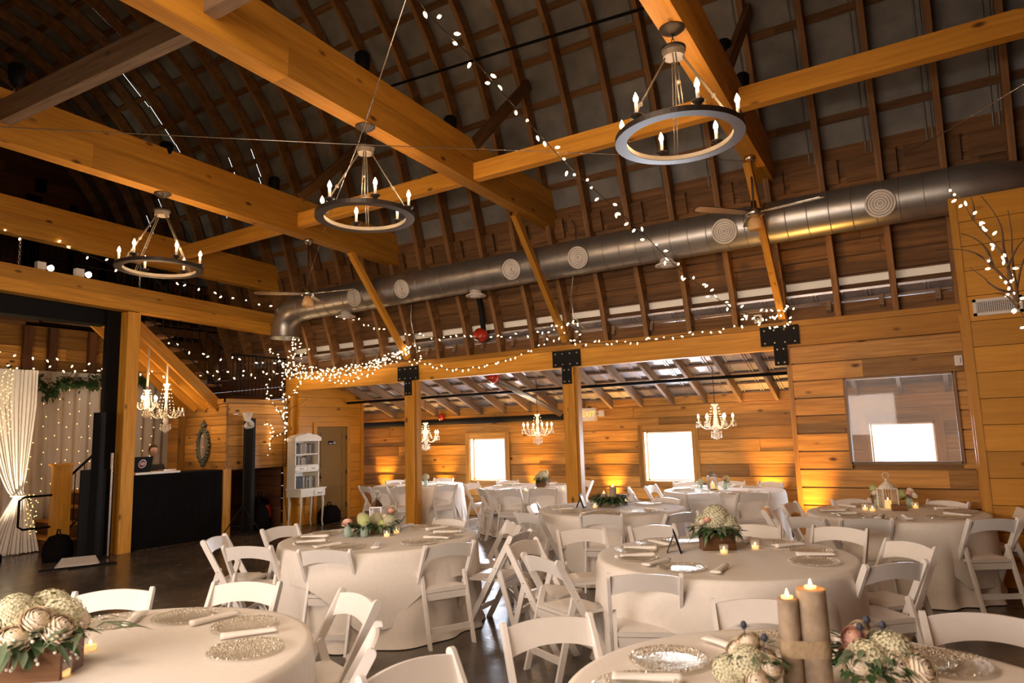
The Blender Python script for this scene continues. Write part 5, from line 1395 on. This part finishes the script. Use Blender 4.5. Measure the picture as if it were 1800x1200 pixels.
# ------------------------------------------------------------------ flowers
def bloom_hyd(r, n=150, mat='hyd'):
    b = MB()
    for i in range(n):
        z = 1-1.55*(i+.5)/n; ph = i*2.399963; s = math.sqrt(max(0,1-z*z)); nrm = Vector((s*math.cos(ph), s*math.sin(ph), z)); nrm.normalize()
        c = nrm*r*random.uniform(.9,1.04); u = nrm.orthogonal().normalized(); w = nrm.cross(u); a0 = random.random()*PI
        ps = r*.17*(150/n)**.5
        for k in range(4):
            a = a0+k*PI/2; d = u*math.cos(a)+w*math.sin(a); e = u*math.cos(a+.75)+w*math.sin(a+.75); f = u*math.cos(a-.75)+w*math.sin(a-.75)
            b.add([c, c+f*ps*.62+nrm*ps*.1, c+d*ps*1.05+nrm*ps*.22, c+e*ps*.62+nrm*ps*.1], [(0,1,2,3)])
    b.ball((0,0,-.05*r), r*.86, 12); return b
def bloom_rose(r):
    b = MB()
    for L in range(7):
        n = 3+L; th1 = R(6+15*L); rad = r*(.5+.083*L)
        for k in range(n):
            a = 2*PI*k/n+L*.9; wd = PI/n*1.5; vs = []; m = 6
            for j in range(6):
                t = j/5
                for i in range(m+1):
                    u = i/m*2-1; th = R(165)+(th1+.22*u*u-R(165))*t; cu = 1+.12*max(0,t-.7)/.3*(L/6)+.05*u*u
                    aa = a+u*wd*math.sin(min(PI/2, t*2.2+.2)); vs.append((rad*cu*math.sin(th)*math.cos(aa), rad*cu*math.sin(th)*math.sin(aa), rad*cu*math.cos(th)*(.9 if L else 1.05)))
            b.add(vs, [(j*(m+1)+i, j*(m+1)+i+1, (j+1)*(m+1)+i+1, (j+1)*(m+1)+i) for j in range(5) for i in range(m)], smooth=True)
    return b
HYD = {k: bloom_hyd(.085, 260).build('bloom', M[k]).data for k in ('hyd','lime')}
ROSE = {k: bloom_rose(.038).build('bloom', M[k]).data for k in ('rose','pink')}
for o in [o for o in bpy.data.objects if o.name.startswith('bloom')]: bpy.data.objects.remove(o)
def put(me, name, parent, loc, s=1, d=(0,0,1)):
    o = bpy.data.objects.new(name, me); COL.objects.link(o); o.parent = parent; o.location = loc; o.scale = (s,)*3
    o.rotation_euler = Vector(d).to_track_quat('Z','Y').to_euler(); return o
def foliage(v, n, r, z0, L=.09, w=.035, mat='leaf', droop=.2, c=(0,0), name='foliage', ay=1.0):
    b = MB()
    for i in range(n):
        a = random.uniform(0, 2*PI); d = Vector((math.cos(a), ay*math.sin(a), random.uniform(-droop, .45))); p = Vector((c[0]+r*random.uniform(.4,1)*math.cos(a), c[1]+ay*r*random.uniform(.4,1)*math.sin(a), z0+random.uniform(-.02,.04)))
        leaf_mb(b, p, d, L*random.uniform(.7,1.3), w*random.uniform(.8,1.3))
    return b.build(name, M[mat], v)
def open_box(b, hx, hy, h, t=.012):
    b.box(-hx,hx,-hy,-hy+t,0,h); b.box(-hx,hx,hy-t,hy,0,h); b.box(-hx,-hx+t,-hy+t,hy-t,0,h); b.box(hx-t,hx,-hy+t,hy-t,0,h); b.box(-hx+t,hx-t,-hy+t,hy-t,0,h*.85)
def flower_box(x, y, rz, hx, hy, h, blooms, lab, nl=60, leafr=.16):
    v = thing('flower_box', lab, 'flower arrangement', (x,y,TZ+.005), rz)
    b = MB(); open_box(b, hx, hy, h); b.build('wooden_box', M['rus'], v)
    for (kind, bx_, by_, bz_, s) in blooms:
        me = HYD[kind] if kind in HYD else ROSE[kind]; put(me, kind+'_bloom' if False else {'hyd':'hydrangea_bloom','lime':'green_hydrangea_bloom','rose':'cream_rose','pink':'blush_rose'}[kind], v, (bx_,by_,bz_), s, (bx_*1.6, by_*1.6, .25))
    foliage(v, nl, leafr, h+.01, .10, .045, 'leaf', .5); foliage(v, nl//2, leafr*1.1, h+.02, .11, .03, 'sage', .8, name='sage_foliage'); return v
def votive(x, y, lab, r=.033, h=.065, amber=False):
    v = thing('votive_candle', lab, 'candle', (x,y,TZ+.005), 0, 'votive candles')
    b = MB(); b.lathe([(0,.004),(r*.85,.004),(r,h),(r+.002,h),(r*.9,0),(0,0)], 16); b.build('glass_cup', M['glass'], v)
    b = MB(); b.lathe([(0,.006),(r*.78,.006),(r*.82,.028),(0,.028)], 14); b.build('wax', M['wax'], v)
    b = MB(); b.lathe([(0,0),(.004,.004),(.006,.010),(.002,.020),(0,.024)], 7, (0,0,.030)); b.build('flame', M['cflame'], v)
    return v
def jar_flowers(x, y, lab, blooms, h=.11, r=.038, nl=14):
    v = thing('flower_jar', lab, 'flower arrangement', (x,y,TZ+.005), random.uniform(0,3))
    b = MB(); b.lathe([(0,.004),(r,.006),(r,h*.72),(r*.75,h*.86),(r*.78,h),(r*.68,h),(r*.66,h*.86),(r*.9,h*.7),(r*.9,.008),(0,.008)], 18); b.build('glass_jar', M['jar'], v)
    b = MB()
    for k in range(6): a = k; b.tube([(.01*math.cos(a),.01*math.sin(a),.01),(.02*math.cos(a),.02*math.sin(a),h+.03)], .0025, 5)
    b.build('stems', M['sage'], v)
    for (kind, bx_, by_, bz_, s) in blooms:
        me = HYD[kind] if kind in HYD else ROSE[kind]; put(me, {'hyd':'hydrangea_bloom','lime':'green_hydrangea_bloom','rose':'cream_rose','pink':'blush_rose'}[kind], v, (bx_,by_,h+bz_), s, (bx_*2, by_*2, .1))
    foliage(v, nl, .05, h+.0, .075, .03); return v
def lantern(x, y, lab, mat='white2', s=1.0, h=.22, w=.07, lit=True):
    v = thing('lantern', lab, 'lantern', (x,y,TZ+.005), .5); b = MB()
    b.box(-w,w,-w,w,0,.015); b.box(-w,w,-w,w,h,h+.012); b.build('lantern_frame', M[mat], v)
    b = MB()
    for sx in (-1,1):
        for sy in (-1,1): b.box(sx*w-.005,sx*w+.005,sy*w-.005,sy*w+.005,.015,h)
    for k in range(5):
        q = -w+2*w*(k+1)/6
        for (x0_,y0_) in ((q,-w),(q,w),(-w,q),(w,q)): b.tube([(x0_,y0_,.015),(x0_,y0_,h)], .002, 4)
    b.build('cage_bars', M[mat], v)
    b = MB(); b.lathe([(w*1.1,h+.012),(w*.9,h+.04),(w*.4,h+.07),(.012,h+.085),(.014,h+.105),(0,h+.12)], 4 if mat != 'white2' else 12, smooth=False); b.build('lantern_roof', M[mat], v)
    b = MB(); b.tube([Vector((.035*math.cos(t), 0, h+.145+.035*math.sin(t))) for t in [2*PI*k/14 for k in range(14)]], .004, 5, closed=True); b.build('ring_handle', M[mat], v)
    b = MB(); b.lathe([(0,.016),(.03,.016),(.03,.10),(0,.10)], 14); b.build('candle', M['wax'], v)
    b = MB(); b.lathe([(0,0),(.006,.008),(.003,.025),(0,.03)], 7, (0,0,.10)); b.build('flame', M['cflame'], v); return v
# table with the hydrangea box
p = on(1258, 968, 'z', TZ); flower_box(p.x, p.y+.06, .5, .125, .07, .13, [('hyd',.0,.0,.235,1.25),('hyd',-.07,.03,.19,1.0),('hyd',.08,-.01,.19,1.0),('rose',-.15,-.03,.17,1.0),('rose',-.12,-.05,.22,.9),('pink',-.08,-.06,.24,.9),('rose',.14,-.04,.18,1.1),('rose',.03,-.07,.26,.8),('pink',.14,.04,.2,.9),('hyd',.0,.08,.2,.9)], 'dark wooden box heaped with cream hydrangeas on the centre front table', 80, .14)
def frame(px_, py_, lab, rz):
    p = on(px_, py_, 'z', TZ); v = thing('table_number_frame', lab, 'picture frame', (p.x, p.y, TZ+.005), rz)
    b = MB(); b.beam((0,-.005,0),(0,.045,.17),.12,.012,(0,-1,0)); b.build('frame_panel', M['black'], v)
    b = MB(); b.beam((0,.10,0),(0,.045,.13),.05,.005,(0,1,0)); b.build('easel_leg', M['black'], v)
    b = MB(); b.beam((0,-.012,.02),(0,.032,.150),.09,.004,(0,-1,0)); b.build('card', M['wprint'], v)
frame(1196, 972, 'small black table number frame beside the hydrangea box', R(110))
frame(1027, 893, 'small black table frame on the middle back table', R(100))
for (px_, py_, lab) in ((1273,974,'votive candle in front of the hydrangea box'),(1328,966,'votive candle right of the hydrangea box'),(680,944,'votive candle left of pair on left centre table'),(697,938,'votive candle right of pair on left centre table'),
    (158,1146,'votive candle beyond the wooden box, near left table'),(110,1192,'votive candle nearest the camera, near left table'),(1046,893,'votive candle on the middle back table left of flowers'),(1100,884,'votive candle right of the middle back flowers'),
    (1521,897,'votive candle left of the birdcage lantern'),(1534,899,'second votive candle left of the birdcage lantern'),(1610,894,'votive candle right of the jar, right back table'),(990,862,'votive candle on the far middle alcove table'),(1262,861,'votive candle on the far right alcove table'),(925,864,'small votive left of the far middle flowers')):
    p = on(px_, py_, 'z', TZ); votive(p.x, p.y, lab)
p = on(345, 1115, 'z', TZ)
# left centre table
p = on(655, 940, 'z', TZ); flower_box(p.x, p.y+.02, .3, .15, .05, .07, [('pink',.05,0,.13,1.1),('hyd',.02,.02,.14,.8),('rose',.12,.02,.17,1.0),('lime',.1,-.02,.1,.6),('hyd',.16,0,.13,.7),('rose',-.1,.02,.12,.9)], 'low wooden trough of mixed flowers on the left centre table', 60, .2)
p = on(651, 926, 'z', TZ); lantern(p.x, p.y+.1, 'grey metal cage lantern behind flowers on left centre table', 'steel', 1, .19, .06)
p = on(611, 945, 'z', TZ); jar_flowers(p.x, p.y, 'glass jar with blush roses at left of the trough', [('pink',0,0,.04,1.3),('pink',.04,.02,.02,.9)])
p = on(640, 945, 'z', TZ); jar_flowers(p.x, p.y, 'glass jar with pale green hydrangea before the trough', [('lime',0,0,.05,.75),('hyd',.03,.0,.07,.6)])
p = on(688, 934, 'z', TZ); jar_flowers(p.x, p.y, 'glass jar with peach and grey blooms right of lantern', [('pink',-.02,0,.10,1.1),('hyd',.04,0,.08,.7),('rose',.08,0,.11,.9)])
# middle back
p = on(1072, 890, 'z', TZ); flower_box(p.x, p.y, .2, .12, .07, .08, [('rose',-.1,0,.12,.8),('lime',.02,-.02,.13,.5),('pink',-.06,-.03,.14,.8)], 'green leafy arrangement on the middle back table', 170, .18)
def logs(x, y, specs, lab, band=True, rz=0):
    v = thing('log_candles', lab, 'candle holder', (x, y, TZ+.005), rz)
    for (dx, dy, r, h) in specs:
        b = MB(); b.lathe([(r*1.02,0),(r,h*.3),(r*1.03,h*.6),(r*.98,h*.98),(r*.95,h)], 24, (dx,dy,0)); 
        lg = b.build('log', M['bark'], v)
        b = MB(); b.lathe([(r*.95,h+.001),(0,h+.0015)], 20, (dx,dy,0), smooth=False, caps=False); b.build('cut_end', M['cut'], lg)
        b = MB(); b.lathe([(0,h+.006),(.019,h+.006),(.021,h+.010),(.021,h-.002)], 14, (dx,dy,0)); b.build('tealight', M['wax'], lg)
        b = MB(); b.lathe([(0,0),(.004,.003),(.0065,.010),(.003,.020),(0,.028)], 8, (dx,dy,h+.008)); b.build('flame', M['cflame'], lg)
    if band:
        (ax, ay, ar, ah), (bx_, by_, br, bh) = specs[:2]; zb = min(ah, bh)*.46
        an = math.atan2(by_-ay, bx_-ax); pts = [(ax+(ar*1.05)*math.cos(an+PI/2+PI*k/10), ay+(ar*1.05)*math.sin(an+PI/2+PI*k/10)) for k in range(11)]+[(bx_+(br*1.05)*math.cos(an-PI/2+PI*k/10), by_+(br*1.05)*math.sin(an-PI/2+PI*k/10)) for k in range(11)]
        m = len(pts); b = MB(); b.add([(p[0],p[1],zb-.03) for p in pts]+[(p[0],p[1],zb+.03) for p in pts], [(i,(i+1)%m,(i+1)%m+m,i+m) for i in range(m)], smooth=True); b.build('burlap_band', M['burlap'], v)
    return v
p = on(1066, 893, 'z', TZ); logs(p.x-.02, p.y+.12, [(-.06,0,.03,.16),(.05,.03,.045,.24)], 'dark log candles behind leaves, middle back table', False)
# right back
p = on(1562, 897, 'z', TZ); lantern(p.x, p.y+.05, 'tall white birdcage lantern on the right back table', 'white2', 1, .22, .075)
p = on(1600, 893, 'z', TZ); jar_flowers(p.x, p.y, 'glass jar of blush roses right of birdcage lantern', [('pink',0,0,.05,1.1),('lime',-.07,0,.04,.6),('rose',.06,0,.03,1.0),('rose',.02,.03,.08,.9)])
p = on(1543, 893, 'z', TZ); jar_flowers(p.x, p.y+.05, 'jar of yellow and pale blooms left of birdcage lantern', [('rose',-.04,0,.06,1.2),('hyd',.02,0,.03,.6),('lime',-.02,.02,.1,.5)])
def round_box(x,y,lab):
    v = thing('wood_slice_box', lab, 'box', (x,y,TZ+.005), .2); b = MB(); open_box(b, .07, .05, .06); b.build('wooden_box', M['rus'], v)
p = on(1581, 897, 'z', TZ); round_box(p.x, p.y-.04, 'small wooden box before the birdcage lantern')
# far tables
p = on(953, 864, 'z', TZ); cx_, cy_, _ = TB['far middle alcove']; q = on(953, 830, 'y', cy_); flower_box(q.x, cy_, .1, .10, .07, .12, [('hyd',0,0,.20,1.0),('hyd',-.08,0,.17,.7),('rose',.08,0,.18,1.1),('hyd',.05,.04,.24,.6)], 'wooden box of white flowers on the far middle alcove table', 40, .12)
q = on(1251, 830, 'y', 10.72); lantern(q.x, 10.72, 'brass lantern on the far right alcove table', 'pewter', 1, .20, .06)
q = on(1274, 830, 'y', 10.72); jar_flowers(q.x, 10.70, 'jar of pink and green blooms right of the brass lantern', [('pink',-.02,0,.07,1.1),('lime',.03,0,.06,.6),('pink',.06,0,.03,.9)])
q = on(1231, 830, 'y', 10.78); jar_flowers(q.x, 10.78, 'small jar of pale flowers left of brass lantern', [('hyd',0,0,.03,.6)], .08, .03)
q = on(741, 830, 'y', 10.6); jar_flowers(q.x+.1, 10.6, 'pale blue flowers on the far left alcove table', [('hyd',0,0,.05,.8),('hyd',.06,0,.03,.6)])
# near left: big rustic box
p = on(40, 1190, 'z', TZ); v = flower_box(p.x, p.y, R(38), .19, .095, .135, [('hyd',-.02,.0,.22,1.15),('hyd',.12,.03,.21,1.1),('hyd',-.15,.0,.2,1.1),('rose',.02,-.12,.18,1.9),('rose',.17,-.07,.20,1.8),('rose',-.12,-.12,.19,1.8),('rose',.10,-.11,.25,1.5),('hyd',.04,.09,.24,1.0),('pink',.08,.09,.27,1.0),('rose',.19,.06,.21,1.3),('hyd',-.03,-.03,.27,.8)], 'large rustic wooden flower box at the bottom left corner', 110, .2)
b = MB()
for k in range(60):
    a = random.uniform(-2.6,.2); rr_ = random.uniform(.14,.26); c = (rr_*math.cos(a), .8*rr_*math.sin(a), .15+random.uniform(-.09,.05)); b.ball(c, .0075, 6); b.tube([(c[0]*.6,c[1]*.6,.15), c], .001, 3)
b.build('babys_breath', M['napkin'], v)
foliage(v, 30, .12, .17, .13, .02, 'sage', .1, (.22,.02), 'feather_foliage')
# near right: log candles with flowers
p = on(1437, 1200, 'z', TZ)
LX, LY = p.x, p.y-.07
c1 = on(1437, 1020, 'y', LY); 
logs(LX, LY, [(-.072,.0,.036,.310),(.016,.0,.052,.342)], 'two grey log candle holders bound with burlap, bottom right', True, YAW)
def loose(x, y, blooms, lab, nl, rad, thist):
    v = thing('flower_cluster', lab, 'flower arrangement', (x,y,TZ+.005), 0)
    b = MB(); b.lathe([(0,0),(.05,0),(.06,.05),(.05,.06),(0,.055)], 14); b.build('bowl', M['jar'], v)
    for (kind, bx_, by_, bz_, s) in blooms:
        me = HYD[kind] if kind in HYD else ROSE[kind]; put(me, {'hyd':'hydrangea_bloom','lime':'green_hydrangea_bloom','rose':'cream_rose','pink':'blush_rose'}[kind], v, (bx_,by_,bz_), s, (bx_*2, by_*2-.2, .2))
    foliage(v, nl, rad, .09, .06, .026, 'leaf', .3); foliage(v, nl//2, rad, .12, .07, .018, 'sage', .2, name='sage_foliage')
    for (tx, ty, tz) in thist:
        b = MB(); b.ball((tx,ty,tz), .012, 8, sz=1.3)
        for k in range(12):
            a = 2*PI*k/12; leaf_mb(b, (tx,ty,tz-.008), (math.cos(a), math.sin(a), .35), .035, .004)
        b.tube([(tx*.6,ty*.6,.06),(tx,ty,tz)], .002, 4); b.build('thistle', M['thistle'], v)
    return v
loose(LX-.20*RIGHT.x, LY-.20*RIGHT.y-.02, [('hyd',-.02,-.03,.10,.75),('rose',-.07,.02,.13,1.2),('rose',.03,.02,.12,1.0),('rose',-.03,.03,.16,1.1),('rose',.02,-.08,.06,1.3),('hyd',-.09,-.02,.06,.7),('rose',.06,-.04,.10,1.1)], 'cream flower cluster left of the log candles', 26, .08, [(-.04,.03,.215),(.035,.01,.185)])
loose(LX+.21*RIGHT.x, LY+.21*RIGHT.y-.02, [('rose',.09,-.05,.10,1.7),('rose',.02,-.1,.06,1.2),('pink',-.05,.0,.17,1.1),('rose',-.03,.03,.19,1.0),('rose',.10,.03,.15,1.2),('hyd',.0,-.05,.10,.9),('hyd',.07,.02,.12,.9),('rose',.16,-.02,.09,1.6),('pink',-.07,-.04,.12,.8),('rose',-.02,-.10,.11,1.5)], 'mixed roses and dark leaves right of the log candles', 120, .13, [(-.02,-.02,.21),(.05,.02,.215),(.0,.03,.225)])
q = on(1665, 1172, 'z', TZ); plate((q.x, q.y, TZ+.0045), 0, 'clear glass charger plate right of the roses, bottom right', 'glass charger plates')
# clean fill light of table candles at the near tables
light('POINT', 'candle_glow', (LX+.02, LY, TZ+.44), .5, (1,.6,.25), .02)
# added high warm fill over the near hall, no chandelier modelled there
light('AREA', 'rear_hall_fill', (-2.5, 1.0, 4.6), 120, (1.0, .76, .55), 3.0, (-2.5, 4.5, .6), 3.0)
